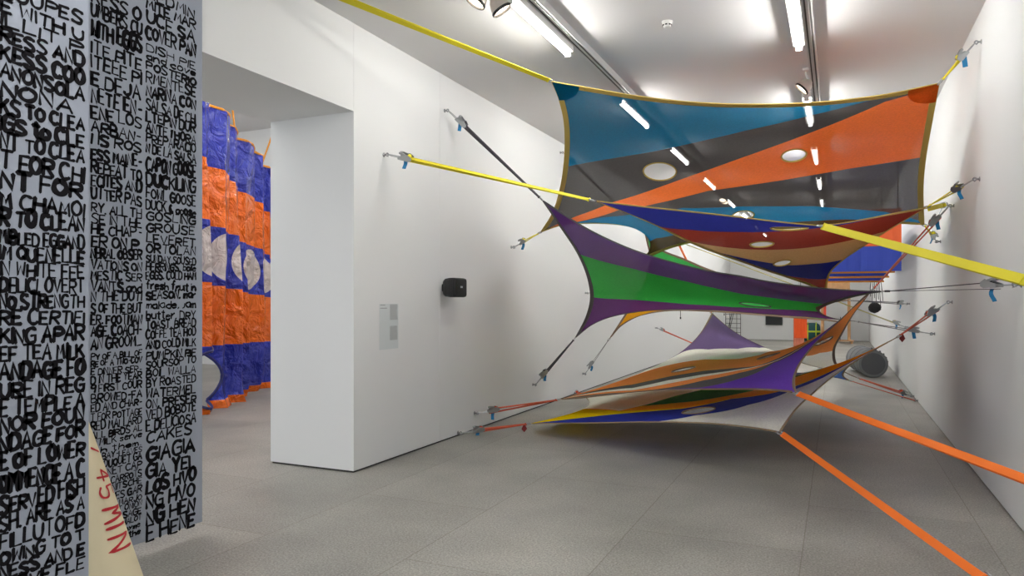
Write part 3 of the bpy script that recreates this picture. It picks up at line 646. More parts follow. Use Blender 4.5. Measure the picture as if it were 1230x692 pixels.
# ---------------------------------------------------------------- brush lettering
GL = {'A': '003860 1353', 'B': '0008 ~083857553404 ~044463614000', 'C': '~6748280602204061', 'D': '0008 ~084866624000', 'E': '50000858 0444', 'F': '000858 0444',
      'G': '~6748280602204061 346461', 'H': '0008 6068 0464', 'I': '0008', 'J': '~5852301002', 'K': '0008 5803 2560', 'L': '080050', 'M': '0018335860', 'N': '00085058',
      'O': '~38060230626638', 'P': '0008 ~084867654404', 'Q': '~38060230626638 4260', 'R': '0008 ~084867654404 2460', 'S': '~67481806155362502001', 'T': '0868 3830',
      'U': '~080220406268', 'V': '083068', 'W': '0810365068', 'X': '0068 0860', 'Y': '0834 683430', 'Z': '08680060', '1': '061810', '4': '480363 4840', '5': '580804 ~043564613001',
      '9': '~6534050738676550', '-': '1444', '.': '0010', ',': '1100', '_': '0060', '&': '~6016284806204062', '/': '0026',
      'a': '~553504023052 5550', 'b': '0800 ~043554513001', 'c': '~543504023051', 'd': '5850 ~543504023051', 'e': '~0353543504012051', 'f': '~58382620 0545', 'g': '~553504023052 ~55513000',
      'h': '0800 ~03355350', 'i': '0500 0706', 'j': '~252100', 'k': '0800 4502 2340', 'l': '0800', 'm': '0500 ~03252420 ~23455450', 'n': '0500 ~03355350', 'o': '~25040120515425', 'p': '0600 ~053554513001',
      'r': '0500 ~033545', 's': '~543504523001', 't': '28213040 0646', 'u': '~0501205155 5550', 'v': '052055', 'w': '0510233055', 'y': '0522 5500', 'x': '0055 0550', 'z': '05550050'}
def chaikin(p):
    q = [p[0]]
    for a, b in zip(p, p[1:]):
        q += [(a[0] * .75 + b[0] * .25, a[1] * .75 + b[1] * .25), (a[0] * .25 + b[0] * .75, a[1] * .25 + b[1] * .75)]
    return q + [p[-1]]
GLYPH = {}
for k, s in GL.items():
    st = []
    for w in s.split():
        sm = w[0] == '~'; w = w.lstrip('~')
        p = [(int(w[i]), int(w[i + 1])) for i in range(0, len(w), 2)]
        st.append((sm, p))
    GLYPH[k] = (st, max(x for _, q in st for x, y in q))
def write(bm, text, width, height, place, wt=.14, jit=.05, rnd=random, sub=0):
    """brush strokes of text in a box width x height; place(s, z) gives the 3-D point"""
    tot = sum((GLYPH[c][1] + 1.7) if c in GLYPH else 3.2 for c in text) or 1
    ux = width / tot; uz = height / 8; x0 = 0
    for c in text:
        if c not in GLYPH: x0 += 3.2; continue
        st, w = GLYPH[c]; jz = rnd.uniform(-1, 1) * jit * height; sc = 1 + rnd.uniform(-.14, .12); sh = rnd.uniform(-.05, .22)
        th = wt * height * rnd.uniform(.75, 1.3)
        for sm, p in st:
            q = [((x0 + .8 + x + y * sh * .5 + rnd.uniform(-.22, .22)) * ux, y * uz * sc + jz + rnd.uniform(-.2, .2) * uz) for x, y in p]
            if sm: q = chaikin(chaikin(q))
            for _ in range(sub):
                r = [q[0]]
                for a, b in zip(q, q[1:]): r += [((a[0] + b[0]) / 2, (a[1] + b[1]) / 2), b]
                q = r
            n = len(q); L = []
            for i in range(n):
                a, b = q[max(i - 1, 0)], q[min(i + 1, n - 1)]
                dx, dz = b[0] - a[0], b[1] - a[1]; l = math.hypot(dx, dz) or 1
                k = th * .5 * (1 + .14 * math.sin(i * .9 + x0)) * (.8 if i in (0, n - 1) else 1)
                L.append((q[i], (-dz / l * k, dx / l * k), (dx / l, dz / l)))
            (c0, n0, d0), (c1, n1, d1) = L[0], L[-1]
            e = th * .35
            left = [(c0[0] - d0[0] * e, c0[1] - d0[1] * e)] + [(c_[0] + n_[0], c_[1] + n_[1]) for c_, n_, d in L] + [(c1[0] + d1[0] * e, c1[1] + d1[1] * e)]
            right = [left[0]] + [(c_[0] - n_[0], c_[1] - n_[1]) for c_, n_, d in L] + [left[-1]]
            lv = [bm.verts.new(place(*z)) for z in left]; rv = [lv[0]] + [bm.verts.new(place(*z)) for z in right[1:-1]] + [lv[-1]]
            for i in range(len(lv) - 1):
                f = []
                for v in (lv[i], rv[i], rv[i + 1], lv[i + 1]):
                    if v not in f: f.append(v)
                if len(f) > 2: bm.faces.new(f)
        x0 += w + 1.7
board_m = mat('grey_primed_canvas', (152, 158, 170), .85, bump=.12, bscale=7, spec=.2)
ink_m = mat('black_brush_paint', (24, 23, 26), .9, spec=.1)
COL3 = [(4, 'REDMIN'), (17, 'MITE MAR'), (32, 'UCE SA'), (49, 'COVER PAN'), (67, 'DISH PIE'), (77, 'and cove'), (88, 'POSTERIO'), (102, 'RMENTESE'), (118, 'NARINA CON'), (133, 'SALSA DE CHI'), (147, 'LTEPIN DUR'), (160, 'ANTE 1 HORA'),
        (172, 'PREPARACIO'), (184, 'N DE LA SALSA'), (202, 'CAPON GOOSE'), (220, 'DUCKLING'), (236, 'FOWL GOOSE'), (250, 'DUCK & goose'), (262, 'GOSLING'), (276, 'GROUSE'), (288, 'LEVERET'), (301, 'ORTOLAN'),
        (312, 'SUNDAY SOUSED'), (322, 'HERRINGS, boile'), (332, 'EGGS, COLD HAM'), (343, 'fresh fruit in'), (355, 'SEASON, mar'), (366, 'malade, jam'), (378, 'butter, DRY'), (389, 'TOAST, BREAD'), (401, 'COFFE TEA HOD'),
        (412, 'AND COLD MILK'), (425, 'PUMPKIN PIE'), (436, 'SOURSOP TO'), (446, 'BOIL WALLA'), (457, 'BY ROASTED'), (469, 'WATERMEL'), (481, 'ON, PRESER'), (494, 'VED BOBOTE'), (507, 'E DELICIOSA'), (521, 'CAKES'),
        (540, 'GIAGIA'), (559, 'GIA YEL'), (577, 'LOS HVO'), (595, 'NG HVO'), (613, 'NG HEN'), (632, 'E HENE')]
COL2 = [(5, 'RESS O'), (22, 'UMBERS CU'), (43, 'WITH EGGS'), (65, 'ITE PITE'), (82, 'ITEEE PI'), (102, 'E DEJA'), (121, 'NETE EN-'), (141, 'ENE LOS'), (157, 'ARBAN-'), (172, 'I IS ROS'), (190, 'ESS MAINE-'), (205, 'REPEAT TO'),
        (220, 'ECITES AND'), (235, 'UTTER PAS'), (252, 'RY. ALL TH'), (265, 'SE IN THE'), (278, 'HE CHAP-'), (292, 'ER ON P.'), (306, 'NERAL OBSER'), (319, 'VATIONS ON'), (331, 'MESTIC SER'), (344, 'VANTS and'), (357, 'N THE DUTI'),
        (370, 'S OF THE BUT'), (383, 'ER, FOOTMAN'), (397, 'AGE, COACH-'), (412, 'AN GROOM_'), (427, 'PY OF A BILL OF'), (435, 'RE OF A TWO-COV'), (444, 'E DINNER SER-'), (454, 'D IN THE YEAR'), (464, '9 FIRST COUR'),
        (476, 'BROWED-FA'), (487, 'ED AND CHAR-'), (497, 'T FOR POTTAGE'), (508, 'RED MALLARD'), (519, 'ALL BIRDS AL'), (528, 'D MILK serve'), (537, 'th them.'), (545, 'S BAY-LEAVES'), (555, 'BOUQUET GA'), (565, 'RNET CAP'),
        (576, 'S CARROTS'), (585, 'KNITSCHE'), (596, 'IVES GAR'), (606, 'S MARJO'), (614, 'ET ONION'), (622, 'S SAGE'), (631, 'SHALOT'), (639, 'Thyme'), (648, 'inthe')]
COL1 = [(9, 'SOUPES'), (25, 'E WITH U'), (41, 'ILLIT P'), (59, 'RESS AND'), (79, 'KESS COO'), (99, 'ANONSOLA'), (120, 'NONA'), (140, 'KS TO CLEA'), (159, 'IGS to CLE'), (179, 'NT TO CLEA'), (201, 'T FOR CHI'), (223, 'NT FOR'),
        (246, 'M CHAMOI'), (267, 'R TO CLEAN'), (288, 'MIBLED EGGAND'), (306, 'IM QUENELLE'), (324, 'IN WHITE FEE'), (343, 'DELICI. OVERT'), (363, 'NO STRENGTH'), (381, 'RE CERTIFI'), (401, 'KING APAR'), (421, 'EF TEA MILK'),
        (443, 'ANDAGE FO'), (464, 'URE IN REG'), (484, 'E TEMPLE A'), (504, 'NOR FOUN'), (525, 'NDAGE FOR'), (545, 'E OF LOWER'), (569, 'OMMENCE A C'), (594, 'SERVED FISH'), (615, 'SH. ARE AS A'), (635, 'FILLUTOFD'), (655, 'OWING TO T'),
        (671, 'NESS AND E'), (687, 'ATIVE FLE')]
BOLD = {'NONA', 'ANONSOLA', 'KESS COO', 'RESS AND', 'NT FOR', 'SERVED FISH', 'KING APAR', 'NOR FOUN', 'URE IN REG', 'NDAGE FOR', 'ANDAGE FO', 'DUCKLING', 'GROUSE', 'NESS AND E', 'GIAGIA', 'GIA YEL', 'LOS HVO', 'NG HVO', 'NG HEN', 'E HENE', 'I IS ROS', 'MITE MAR', 'COVER PAN'}
def column(bm, lines, x, y0, y1, t, wt, left_pad=0):
    for i, (py, s) in enumerate(lines):
        gap = (lines[i + 1][0] - py) if i + 1 < len(lines) else py - lines[i - 1][0]
        gap2 = (py - lines[i - 1][0]) if i else gap
        h = min(gap, gap2, 24) * t / 864 * .86
        zc = 1.6 + (362 - py) / 864 * t
        ys = y0 + (max(0, (py - 528) * .31) * .00557 if lines is COL2 else 0)
        w = (y1 - ys) * (1 if len(s) > 6 else .62 + .06 * len(s))
        ph = random.uniform(-.03, .03)
        write(bm, s, w, h, lambda a, b, zc=zc, h=h, ph=ph, ys=ys: V(x, ys + a, zc - h / 2 + b + ph * a), wt * (1.12 if s in BOLD else 1) * random.uniform(.85, 1.15), .06)
def panel(name_label, x, ya, yb, z0, z1, cols):
    t = thing('lettered_panel', name_label, 'panel', (x, (ya + yb) / 2, z0))
    bm = NB(); box(bm, (x - .035, ya, z0), (x, yb, z1), .004); obj('board', bm, board_m, t)
    bm = NB()
    for c in cols: column(bm, *c)
    obj('brush_lettering', bm, ink_m, t, label='black hand painted capitals')
panel('tall grey board with two columns of painted recipe words in the wide opening', -4.0, 2.2, 3.655, .075, 4.1,
      [(COL3, -3.9985, 3.205, 3.60, 4.745, .25), (COL2, -3.9985, 2.835, 3.18, 4.37, .25)])
panel('nearest grey board of bold black hand painted words at the left frame edge', -3.0, .75, 2.12, .02, 4.1, [(COL1, -2.9985, 1.745, 2.10, 3.0, .28)])
# ---------------------------------------------------------------- cream cloth cone between the boards
ccx, ccy = -3.55, 2.46
canvas_m = mat('cream_canvas', (226, 214, 180), .85, bump=.1, bscale=9); redink_m = mat('red_paint', (190, 36, 46), .6)
def cone_r(z): return .325 * (1 - z / 1.09) ** .94 + .012 * max(0, .35 - z) 
t = thing('canvas_cone', 'cream canvas cone with red painted lettering on the floor between the lettered boards', 'cone', (ccx, ccy, 0))
bm = NB(); lathe(bm, (ccx, ccy, 0), (0, 0, 1), [(0, 0), (0, cone_r(0))] + [(z, cone_r(z)) for z in np.linspace(.03, 1.06, 24)] + [(1.09, 0)], 128); obj('cloth', bm, canvas_m, t, True)
bm = NB()
def on_cone(s, up):
    z = .80 - s; dl = math.radians(55 - up * 42); ph = math.radians(55.3) - dl; r = cone_r(z) + .003
    return V(ccx + r * math.cos(ph), ccy + r * math.sin(ph), z)
for s0, w, ch in ((-.06, .05, '/'), (.055, .07, '4'), (.138, .07, '5'), (.245, .085, 'M'), (.335, .035, 'I'), (.385, .085, 'N')):
    write(bm, ch, w, .10, lambda a, b, s0=s0: on_cone(s0 + a, b / .10), .125, 0, sub=0 if ch in '5' else 3)
obj('lettering', bm, redink_m, t, label='red painted lettering')
# ---------------------------------------------------------------- tarpaulin curtain in the side room
def tarp_material():
    m = bpy.data.materials.new('striped_tarpaulin'); m.use_nodes = True; nt = m.node_tree; b = nt.nodes['Principled BSDF']; N = nt.nodes.new; Lk = nt.links.new
    uv = N('ShaderNodeUVMap'); sep = N('ShaderNodeSeparateXYZ'); Lk(uv.outputs['UV'], sep.inputs[0])
    ramp = N('ShaderNodeValToRGB'); cr = ramp.color_ramp; cr.interpolation = 'CONSTANT'
    bl, og = rgba((50, 62, 178)), rgba((252, 120, 28))
    stops = [(0, og), (.024, bl), (.21, og), (.41, bl), (.605, og), (.80, bl)]
    cr.elements[0].position, cr.elements[0].color = stops[0]; cr.elements[1].position, cr.elements[1].color = stops[1]
    for p, c in stops[2:]: e = cr.elements.new(p); e.color = c
    Lk(sep.outputs['Y'], ramp.inputs['Fac'])
    # row of pale discs in the middle blue band
    fr = N('ShaderNodeMath'); fr.operation = 'PINGPONG'; fr.inputs[1].default_value = .42; Lk(sep.outputs['X'], fr.inputs[0])
    sx = N('ShaderNodeMath'); sx.operation = 'MULTIPLY'; Lk(fr.outputs[0], sx.inputs[0]); Lk(fr.outputs[0], sx.inputs[1])
    dy = N('ShaderNodeMath'); dy.operation = 'SUBTRACT'; dy.inputs[1].default_value = .5075; Lk(sep.outputs['Y'], dy.inputs[0])
    dm = N('ShaderNodeMath'); dm.operation = 'MULTIPLY'; dm.inputs[1].default_value = 4.4; Lk(dy.outputs[0], dm.inputs[0])
    sy = N('ShaderNodeMath'); sy.operation = 'MULTIPLY'; Lk(dm.outputs[0], sy.inputs[0]); Lk(dm.outputs[0], sy.inputs[1])
    ad = N('ShaderNodeMath'); ad.operation = 'ADD'; Lk(sx.outputs[0], ad.inputs[0]); Lk(sy.outputs[0], ad.inputs[1])
    lt = N('ShaderNodeMath'); lt.operation = 'LESS_THAN'; lt.inputs[1].default_value = .36 ** 2; Lk(ad.outputs[0], lt.inputs[0])
    mx = N('ShaderNodeMix'); mx.data_type = 'RGBA'; Lk(lt.outputs[0], mx.inputs['Factor']); Lk(ramp.outputs['Color'], mx.inputs['A']); mx.inputs['B'].default_value = rgba((226, 214, 210))
    Lk(mx.outputs['Result'], b.inputs['Base Color']); b.inputs['Roughness'].default_value = .13; b.inputs['Specular IOR Level'].default_value = .6
    tc = N('ShaderNodeTexCoord'); n = N('ShaderNodeTexNoise'); n.inputs['Scale'].default_value = 4; n.inputs['Detail'].default_value = 4; n.inputs['Distortion'].default_value = .6
    tm = N('ShaderNodeMapping'); tm.inputs['Scale'].default_value = (1, 1, .9); Lk(tc.outputs['Object'], tm.inputs['Vector']); Lk(tm.outputs['Vector'], n.inputs['Vector']); bp = N('ShaderNodeBump'); bp.inputs['Strength'].default_value = 1; bp.inputs['Distance'].default_value = .22
    Lk(n.outputs['Fac'], bp.inputs['Height']); Lk(bp.outputs['Normal'], b.inputs['Normal'])
    return m
t = thing('tarpaulin_curtain', 'glossy blue and orange striped tarpaulin with pale discs hanging in the side room', 'curtain', (-8.8, 8.8, 0))
bm = NB(); uvl = bm.loops.layers.uv.new('UVMap')
q0, q1 = V(-7.55, 6.3, 0), V(-10.0, 11.2, 0); dd = (q1 - q0); LT = dd.length; dd.normalize(); pn = V(dd.y, -dd.x, 0) * -1
ns, nz = 260, 70; grid = []; uvs = []; arc = 0; prev = None
def tarp_pt(s, zf):
    z1 = 4.62 - .155 * max(0, s - .6)                                  # rope sags away to the right
    z = .02 + zf * (z1 - .02)
    a = .10 + .03 * math.sin(s * 1.3); per = .62
    ph = (s / per) % 1; tri = (ph / .72 if ph < .72 else (1 - ph) / .28)      # broad face, sharp return fold
    k = a * (tri * 2 - 1) * (.75 + .35 * (1 - zf)) + .05 * math.sin(s * 4.1 + zf * 3) + .025 * math.sin(s * 11 + zf * 7)
    if zf < .1: k += .12 * (1 - zf / .1) ** 2 * math.sin(s * 2.2)
    return q0 + dd * (s + .05 * math.sin(s * 9 + zf * 2)) + pn * k + V(0, 0, z)
for i in range(ns + 1):
    s = LT * i / ns
    mid = tarp_pt(s, .5)
    if prev is not None: arc += (mid - prev).length
    prev = mid; uvs.append(arc); grid.append([tarp_pt(s, j / nz) for j in range(nz + 1)])
vs = [[bm.verts.new(p) for p in r] for r in grid]
moved = {}
HS, HZ, HR = 1.42, .50, .44
for i in range(ns):
    for j in range(nz):
        inn = [math.hypot(LT * a / ns - HS, grid[a][b].z - HZ) < HR for a, b in ((i, j), (i + 1, j), (i + 1, j + 1), (i, j + 1))]
        if all(inn): continue
        for (a, b), q in zip(((i, j), (i + 1, j), (i + 1, j + 1), (i, j + 1)), inn):
            if q and (a, b) not in moved: moved[(a, b)] = 1
        f = bm.faces.new((vs[i][j], vs[i + 1][j], vs[i + 1][j + 1], vs[i][j + 1]))
        for l, (a, b) in zip(f.loops, ((i, j), (i + 1, j), (i + 1, j + 1), (i, j + 1))): l[uvl].uv = (uvs[a], b / nz)
rim = []
for a, b in moved:
    ds, dz = LT * a / ns - HS, grid[a][b].z - HZ; l = math.hypot(ds, dz) or 1
    s_ = HS + ds / l * HR; z_ = HZ + dz / l * HR; z1 = 4.62 - .155 * max(0, s_ - .6)
    vs[a][b].co = tarp_pt(s_, (z_ - .02) / (z1 - .02)); rim.append((math.atan2(dz, ds), vs[a][b].co.copy()))
bmesh.ops.delete(bm, geom=[v for v in bm.verts if not v.link_faces], context='VERTS')
obj('tarpaulin_sheet', bm, tarp_material(), t, 'all')
bm = NB(); tube(bm, [c for _, c in sorted(rim, key=lambda r: r[0])], .022, 6, closed=True); obj('hole_hem', bm, mat('tarp_hem_navy', (30, 36, 104), .3), t, 'all', label='dark blue rolled hem of the hole')
amber_m = mat('amber_rope', (226, 150, 44), .7)
bm = NB(); tube(bm, [tarp_pt(s, 1.0) + V(0, 0, .01) for s in np.linspace(0.02, LT - .05, 40)], .02, 6); obj('top_rope', bm, amber_m, t, label='amber rope along the top hem')
for k, s in enumerate((1.7, 2.9, 4.2)):
    bm = NB(); p = tarp_pt(s, 1.0) + V(0, 0, .045); tube(bm, [p, V(p.x + .5 * (-1) ** k, p.y + .3, 5.8)], .016, 6)
    o = obj('hanging_rope', bm, amber_m); tag(o, ['leftmost', 'middle', 'rightmost'][k] + ' of the amber ropes hanging the striped tarpaulin from the ceiling', 'rope', 'amber ropes above the tarpaulin')
# ---------------------------------------------------------------- wall speaker
blackp_m = mat('black_plastic', (30, 30, 32), .45); grille_m = mat('black_grille', (24, 24, 26), .7, bump=.3, bscale=400)
sx, sy, sz = LX, 7.19, 1.755
t = thing('wall_speaker', 'small black loudspeaker mounted on the white left wall', 'speaker', (sx, sy, sz))
bm = NB(); box(bm, (sx, sy - .05, sz - .04), (sx + .05, sy + .05, sz + .04), .004); obj('wall_bracket', bm, blackp_m, t)
bm = NB()
rows = []
for dx, hw, hh in ((.04, .095, .082), (.075, .12, .10), (.14, .142, .108), (.195, .147, .109)):
    rows.append([bm.verts.new((sx + dx, sy + hw * a, sz + hh * b)) for a, b in ((-1, -.75), (-.86, -1), (.86, -1), (1, -.75), (1, .75), (.86, 1), (-.86, 1), (-1, .75))])
for a, b in zip(rows, rows[1:]):
    for k in range(8): bm.faces.new((a[k], a[(k + 1) % 8], b[(k + 1) % 8], b[k]))
bm.faces.new(rows[0][::-1]); bm.faces.new(rows[-1]); bmesh.ops.recalc_face_normals(bm, faces=bm.faces[:]); obj('cabinet', bm, blackp_m, t)
bm = NB(); rows = []
for dx, k_ in ((.195, .975), (.212, .965), (.224, .90), (.228, .7)):
    rows.append([bm.verts.new((sx + dx, sy + .145 * k_ * a, sz + .107 * k_ * b)) for a, b in ((-1, -.8), (-.9, -1), (.9, -1), (1, -.8), (1, .8), (.9, 1), (-.9, 1), (-1, .8))])
for a, b in zip(rows, rows[1:]):
    for k in range(8): bm.faces.new((a[k], a[(k + 1) % 8], b[(k + 1) % 8], b[k]))
bm.faces.new(rows[-1]); bmesh.ops.recalc_face_normals(bm, faces=bm.faces[:]); gr = obj('grille', bm, grille_m, t, True)
bm = NB(); box(bm, (sx + .227, sy - .026, sz - .004), (sx + .2295, sy + .026, sz + .018), .001)
obj('badge', bm, mat('badge_silver', (190, 190, 190), .3, metal=.7), gr, label='small silver badge')
# ---------------------------------------------------------------- wall caption
t = thing('wall_caption', 'pale translucent vinyl caption with tiny grey text on the left wall', 'caption', (LX, 6.08, 1.12))
bm = NB(); box(bm, (LX, 5.91, 1.12), (LX + .0015, 6.245, 1.575)); obj('vinyl_sheet', bm, mat('pale_vinyl', (206, 212, 213), .5), t)
rng = random.Random(3); cap_m = mat('caption_grey', (120, 120, 122), .7)
for y0, y1, zt, n in ((5.925, 6.01, 1.565, 1), (5.925, 6.04, 1.535, 1), (6.095, 6.235, 1.568, 22), (6.095, 6.235, 1.35, 20)):
    bm = NB()
    for k in range(n):
        z = zt - k * .0072; y = y0; end = y1 - (rng.uniform(0, .02) if n > 1 else 0)
        hh = .0032 if n > 1 else .006
        while y < end:
            w = min(rng.uniform(.008, .028), end - y); box(bm, (LX + .0015, y, z - hh), (LX + .0021, y + w, z)); y += w + .004
    obj('text_block', bm, cap_m, t, label='tiny grey text lines' if n > 1 else 'short grey heading line')
# ---------------------------------------------------------------- tarpaulin canopy at the back
tb = mat('tarp_blue', (40, 66, 176), .4, bump=.25, bscale=5); to_ = mat('tarp_orange', (240, 104, 48), .45, bump=.2, bscale=5); tw = mat('timber_orange', (222, 140, 40), .6)
t = thing('tarpaulin_canopy', 'blue and orange tarpaulin canopy with amber hems hanging at the back right', 'canopy', (-.6, 13.2, 2.1))
def sheet(bm, x0, x1, y, z0, z1, th=.012, n=26, am=.006):
    pts = [V(x0 + (x1 - x0) * i / n, y + am * math.sin(i * 1.3) * math.sin(i * .37), 0) for i in range(n + 1)]
    prism(bm, [p + V(0, 0, z0) for p in pts] + [p + V(0, .012, z0) for p in pts[::-1]], (0, 0, z1 - z0))
bm = NB(); sheet(bm, -.22, .95, 13.12, 2.50, 3.1); obj('upper_sheet', bm, to_, t, label='orange upper sheet')
bm = NB(); sheet(bm, -.22, .95, 13.12, 2.09, 2.497); obj('lower_sheet', bm, tb, t, label='blue lower sheet')
for k, (y, zb) in enumerate(((14.55, 2.13), (16.1, 2.087), (17.8, 2.04))):
    bm = NB(); sheet(bm, -.24, .93, y, zb, 2.9); vv = obj('inner_valance', bm, tb, t)
    bm = NB(); box(bm, (-.24, y - .02, zb - .018), (.95, y + .03, zb + .02), .006); obj('hem_bar', bm, tw, vv, label='amber hem bar')
bm = NB(); box(bm, (-.22, 13.14, 2.9), (.93, 17.8, 2.915)); obj('roof_sheet', bm, tb, t)
for k, (x, y) in enumerate([(-.2, 13.15), (.9, 13.15), (-.2, 17.75), (.9, 17.75)]):
    bm = NB(); tube(bm, [(x, y, 2.9), (x, y, ZC)], .01, 6)
    tag(obj('support_rope', bm, blackp_m), ['front left', 'front right', 'back left', 'back right'][k] + ' of the cords hanging the blue canopy from the ceiling', 'cord', 'cords holding up the blue canopy')
# ---------------------------------------------------------------- grey felt drum
felt_m = mat('grey_felt', (120, 121, 122), .95, bump=.3, bscale=120)
dx0, dy0, R_ = .70, 16.85, .287
t = thing('felt_drum', 'grey felt covered drum lying on the floor by the right wall', 'drum', (dx0, dy0, 0))
ax = V(-.13, 1, 0).normalized(); c0 = V(dx0, dy0, R_); DL = 1.7
bm = NB(); lathe(bm, c0, ax, [(.012, 0), (.012, R_ * .80), (0, R_ * .82), (0, R_ * .96), (.02, R_), (DL - .02, R_), (DL, R_ * .96), (DL, 0)], 48); obj('body', bm, felt_m, t, True)
bm = NB(); lathe(bm, c0 + ax * .011, -ax, [(0, R_ * .81), (.006, R_ * .80), (.008, 0)], 48); obj('end_cap', bm, mat('dark_felt', (92, 93, 95), .9, bump=.2, bscale=80), t, True, label='darker round end cap')
for d_ in (.16, .62, 1.1, 1.56):
    bm = NB(); torus(bm, c0 + ax * d_, ax, R_, .007, 48, 6)
    for v in bm.verts: v.co.z = max(v.co.z, .001)
    obj('band', bm, MATS['dark_felt'], t, True)
s_ = ax.cross(V(0, 0, 1))
for d_ in (.16, .62):
    for k in range(5):
        a = math.radians(8 + k * 17); o = s_ * math.cos(a) + V(0, 0, 1) * math.sin(a)
        bm = NB(); obox(bm, c0 + ax * d_ + o * (R_ + .012), (ax, o, ax.cross(o)), (.05, .03, .03), .006); obj('lacing_stub', bm, MATS['dark_felt'], t)
# ---------------------------------------------------------------- hanging black ball with cords
t = thing('hanging_bundle', 'black ball and dark cords hanging from the ceiling at the back right', 'ornament', (.86, 20, ZC))
bm = NB()
for k in range(7):
    x = .76 + k * .045; y = 20 + .05 * math.sin(k * 2.1); zb = 1.72 - .16 * abs(math.sin(k * 1.7)) - .2 * (k % 2)
    tube(bm, [(.88, 20, ZC), (.88 + (x - .88) * .4, y, 2.6), (x, y, zb + .2), (x + .01, y, zb)], .008, 5)
obj('cord', bm, blackp_m, t, label='dark hanging cords')
bm = NB(); lathe(bm, (.86, 20.0, 1.58), (0, 0, -1), [(0, 0), (.01, .06), (.05, .115), (.12, .145), (.20, .13), (.25, .08), (.28, 0)], 24)
for v in bm.verts: v.co += V(math.sin(v.co.z * 60 + v.co.x * 40), math.cos(v.co.z * 55), 0) * .008
obj('ball', bm, mat('black_yarn', (34, 33, 35), .95, bump=.5, bscale=60), t, True)
# ---------------------------------------------------------------- orange fabric banner
t = thing('fabric_banner', 'narrow orange cloth banner hanging down to the floor at the back', 'banner', (-1.0, 24.3, .0))
bm = NB(); sheet(bm, -1.22, -.84, 24.2, .45, 2.0, am=.012); obj('front_cloth', bm, mat('orange_banner_cloth', (236, 92, 34), .8), t)
bm = NB(); sheet(bm, -1.24, -.93, 24.26, 0, 2.0, am=.012); obj('back_cloth', bm, mat('pale_orange_cloth', (226, 140, 112), .8), t, label='paler orange cloth behind')  # paler strip behind the front cloth, reaching down to the floor
bm = NB(); tube(bm, [(-1.35, 24.24, 2.02), (-.75, 24.24, 2.02)], .02, 8); obj('rod', bm, tw, t)
bm = NB(); tube(bm, [(-1.03, 24.24, 2.03), (-1.03, 24.24, ZC)], .006, 6); obj('cord', bm, blackp_m, t)
# ---------------------------------------------------------------- black monitor on the far wall
by = YF - .55
t = thing('wall_monitor', 'black flat monitor on the far white wall block', 'monitor', (-2.33, by, .88))
bm = NB(); box(bm, (-2.68, by - .06, .62), (-2.02, by, 1.10), .01); obj('casing', bm, blackp_m, t)
bm = NB(); box(bm, (-2.65, by - .063, .65), (-2.05, by - .058, 1.07)); obj('screen', bm, mat('dark_screen', (34, 36, 38), .15), t)
# ---------------------------------------------------------------- green bag
gx, gy = -.95, 31.3
bagm = mat('teal_nylon', (20, 78, 84), .7, bump=.2, bscale=20); bagn = mat('navy_nylon', (30, 44, 84), .7); hiv = mat('lime_band', (196, 214, 50), .6)
t = thing('duffel_bag', 'big teal bag with lime bands on the floor by the far wall', 'bag', (gx, gy, 0))
def blob(bm, c, sz, p=.5, n=14):
    rows = []
    for i in range(n + 1):
        th = PI * i / n; r = []
        for k in range(2 * n):
            ph = PI * k / n; f = lambda v: math.copysign(abs(v) ** p, v)
            r.append(bm.verts.new((c[0] + sz[0] * f(math.sin(th)) * f(math.cos(ph)), c[1] + sz[1] * f(math.sin(th)) * f(math.sin(ph)), c[2] + sz[2] * f(math.cos(th)))))
        rows.append(r)
    for a, b in zip(rows, rows[1:]):
        for k in range(2 * n): bm.faces.new((a[k], a[(k + 1) % (2 * n)], b[(k + 1) % (2 * n)], b[k]))
    bmesh.ops.remove_doubles(bm, verts=bm.verts[:], dist=1e-5); bmesh.ops.recalc_face_normals(bm, faces=bm.faces[:])
bm = NB(); blob(bm, (gx, gy, .37), (.36, .24, .37)); obj('body', bm, bagm, t, True)
bm = NB(); blob(bm, (gx - .30, gy, .42), (.12, .2, .30)); obj('side_pocket', bm, bagn, t, True)
for z_, nm in ((.35, 'band'),):
    bm = NB(); box(bm, (gx - .44, gy - .25, .36), (gx + .37, gy + .2, .43), .02); obj('lime_band', bm, hiv, t)
for xx in (gx + .20, gx - .1):
    bm = NB(); tube(bm, [(xx, gy - .235, .04), (xx, gy - .252, .3), (xx, gy - .235, .62), (xx, gy - .12, .735), (xx, gy, .75)], .022, 8); obj('shoulder_strap', bm, hiv, t, True)
bm = NB(); tube(bm, [(gx - .4, gy - .1, .2), (gx - .50, gy - .12, .3), (gx - .5, gy - .12, .5), (gx - .38, gy - .1, .62)], .014, 6); obj('carry_handle', bm, blackp_m, t)
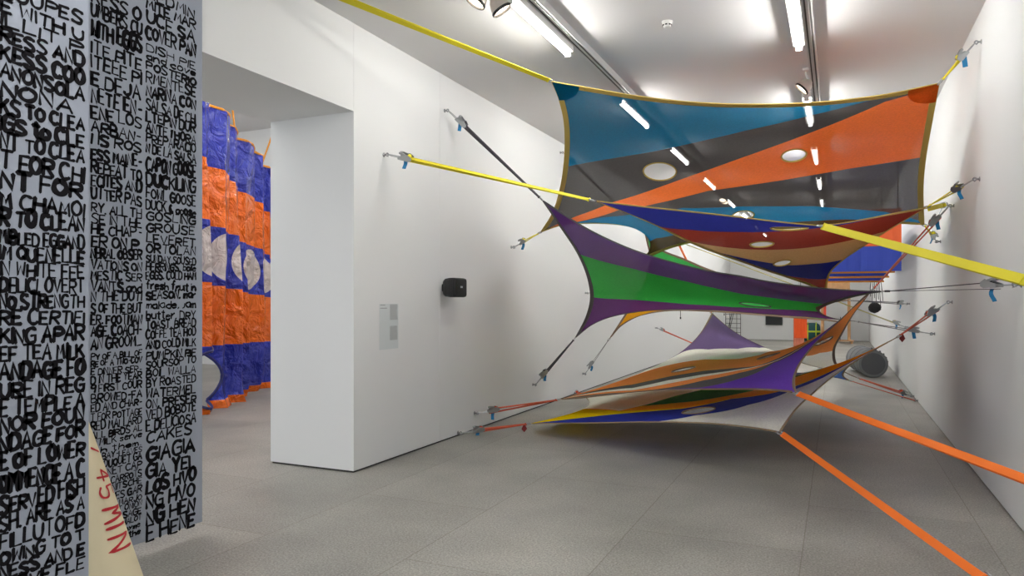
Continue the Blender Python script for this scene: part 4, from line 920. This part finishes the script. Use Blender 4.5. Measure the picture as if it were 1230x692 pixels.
# ---------------------------------------------------------------- wooden frame at the far wall
wood_m = mat('pale_timber', (196, 150, 104), .6, var=.12, vscale=9); redp = mat('red_post_paint', (226, 74, 50), .6)
fx, fy = .1, 30.4
t = thing('timber_frame', 'pale timber stand with a broad top board and low base at the far wall', 'stand', (fx, fy, 0))
bm = NB(); box(bm, (fx - .62, fy - .05, 2.06), (fx + .36, fy, 2.40), .01); obj('top_board', bm, wood_m, t)
for xx, m_ in ((fx - .60, wood_m), (fx + .33, wood_m)):
    bm = NB(); box(bm, (xx - .055, fy - .045, .1), (xx + .055, fy + .045, 2.06), .006); obj('post', bm, m_, t)
bm = NB(); box(bm, (fx - .56, fy - .09, .85), (fx - .47, fy - .05, 2.06), .006); obj('red_slat', bm, redp, t)
bm = NB()
for k in range(4): box(bm, (fx - .75, fy - .4 + k * .22, .08), (fx + .5, fy - .26 + k * .22, .105), .004)
for xx in (-.7, -.15, .42): box(bm, (fx + xx - .04, fy - .4, 0), (fx + xx + .04, fy + .4, .08))
obj('base', bm, wood_m, t)
bm = NB(); tube(bm, [(fx + .02, fy - .2, .1), (fx + .03, fy - .1, 1.0)], .012, 6); obj('rod', bm, blackp_m, t)
# ---------------------------------------------------------------- black wire rack near the far left corner
lx, ly = -3.42, 27.0
t = thing('wire_ladder_rack', 'black wire ladder rack standing near the far left corner', 'rack', (lx, ly, 0))
for xx in (-.26, -.12, .12, .26):
    bm = NB(); tube(bm, [(lx + xx, ly + .12 * math.cos(xx * 4), 0), (lx + xx, ly + .12 * math.cos(xx * 4), 1.62), (lx + xx * .96, ly + .12 * math.cos(xx * 4), 1.9)], .011, 6); obj('upright', bm, blackp_m, t)
for k in range(11):
    z = .14 + k * .165; bm = NB(); tube(bm, [(lx + x_, ly + .12 * math.cos(x_ * 4), z) for x_ in np.linspace(-.26, .26, 9)], .009, 6); obj('rung', bm, blackp_m, t)
for sg in (-1, 1):
    bm = NB(); tube(bm, [(lx - .2 - .03 * sg, ly + .08, .35), (lx + .05 - .03 * sg, ly + .1, 1.5)], .013, 6); obj('brace', bm, blackp_m, t)
# ---------------------------------------------------------------- cords on the far left wall
for k, (y, z0_, z1_) in enumerate([(20.8, 1.15, 1.75), (29.6, 1.1, 1.6)]):
    bm = NB(); tube(bm, [(LX + .006, y, z1_), (LX + .02, y, (z0_ + z1_) / 2), (LX + .012, y + .01, z0_)], .009, 6)
    box(bm, (LX, y - .02, z0_ - .06), (LX + .035, y + .02, z0_), .006); box(bm, (LX, y - .015, z1_ - .015), (LX + .02, y + .015, z1_ + .015), .003)
    tag(obj('dangling_cable', bm, blackp_m), ['nearer', 'farther'][k] + ' short dark cord hanging on the far left wall', 'cord')
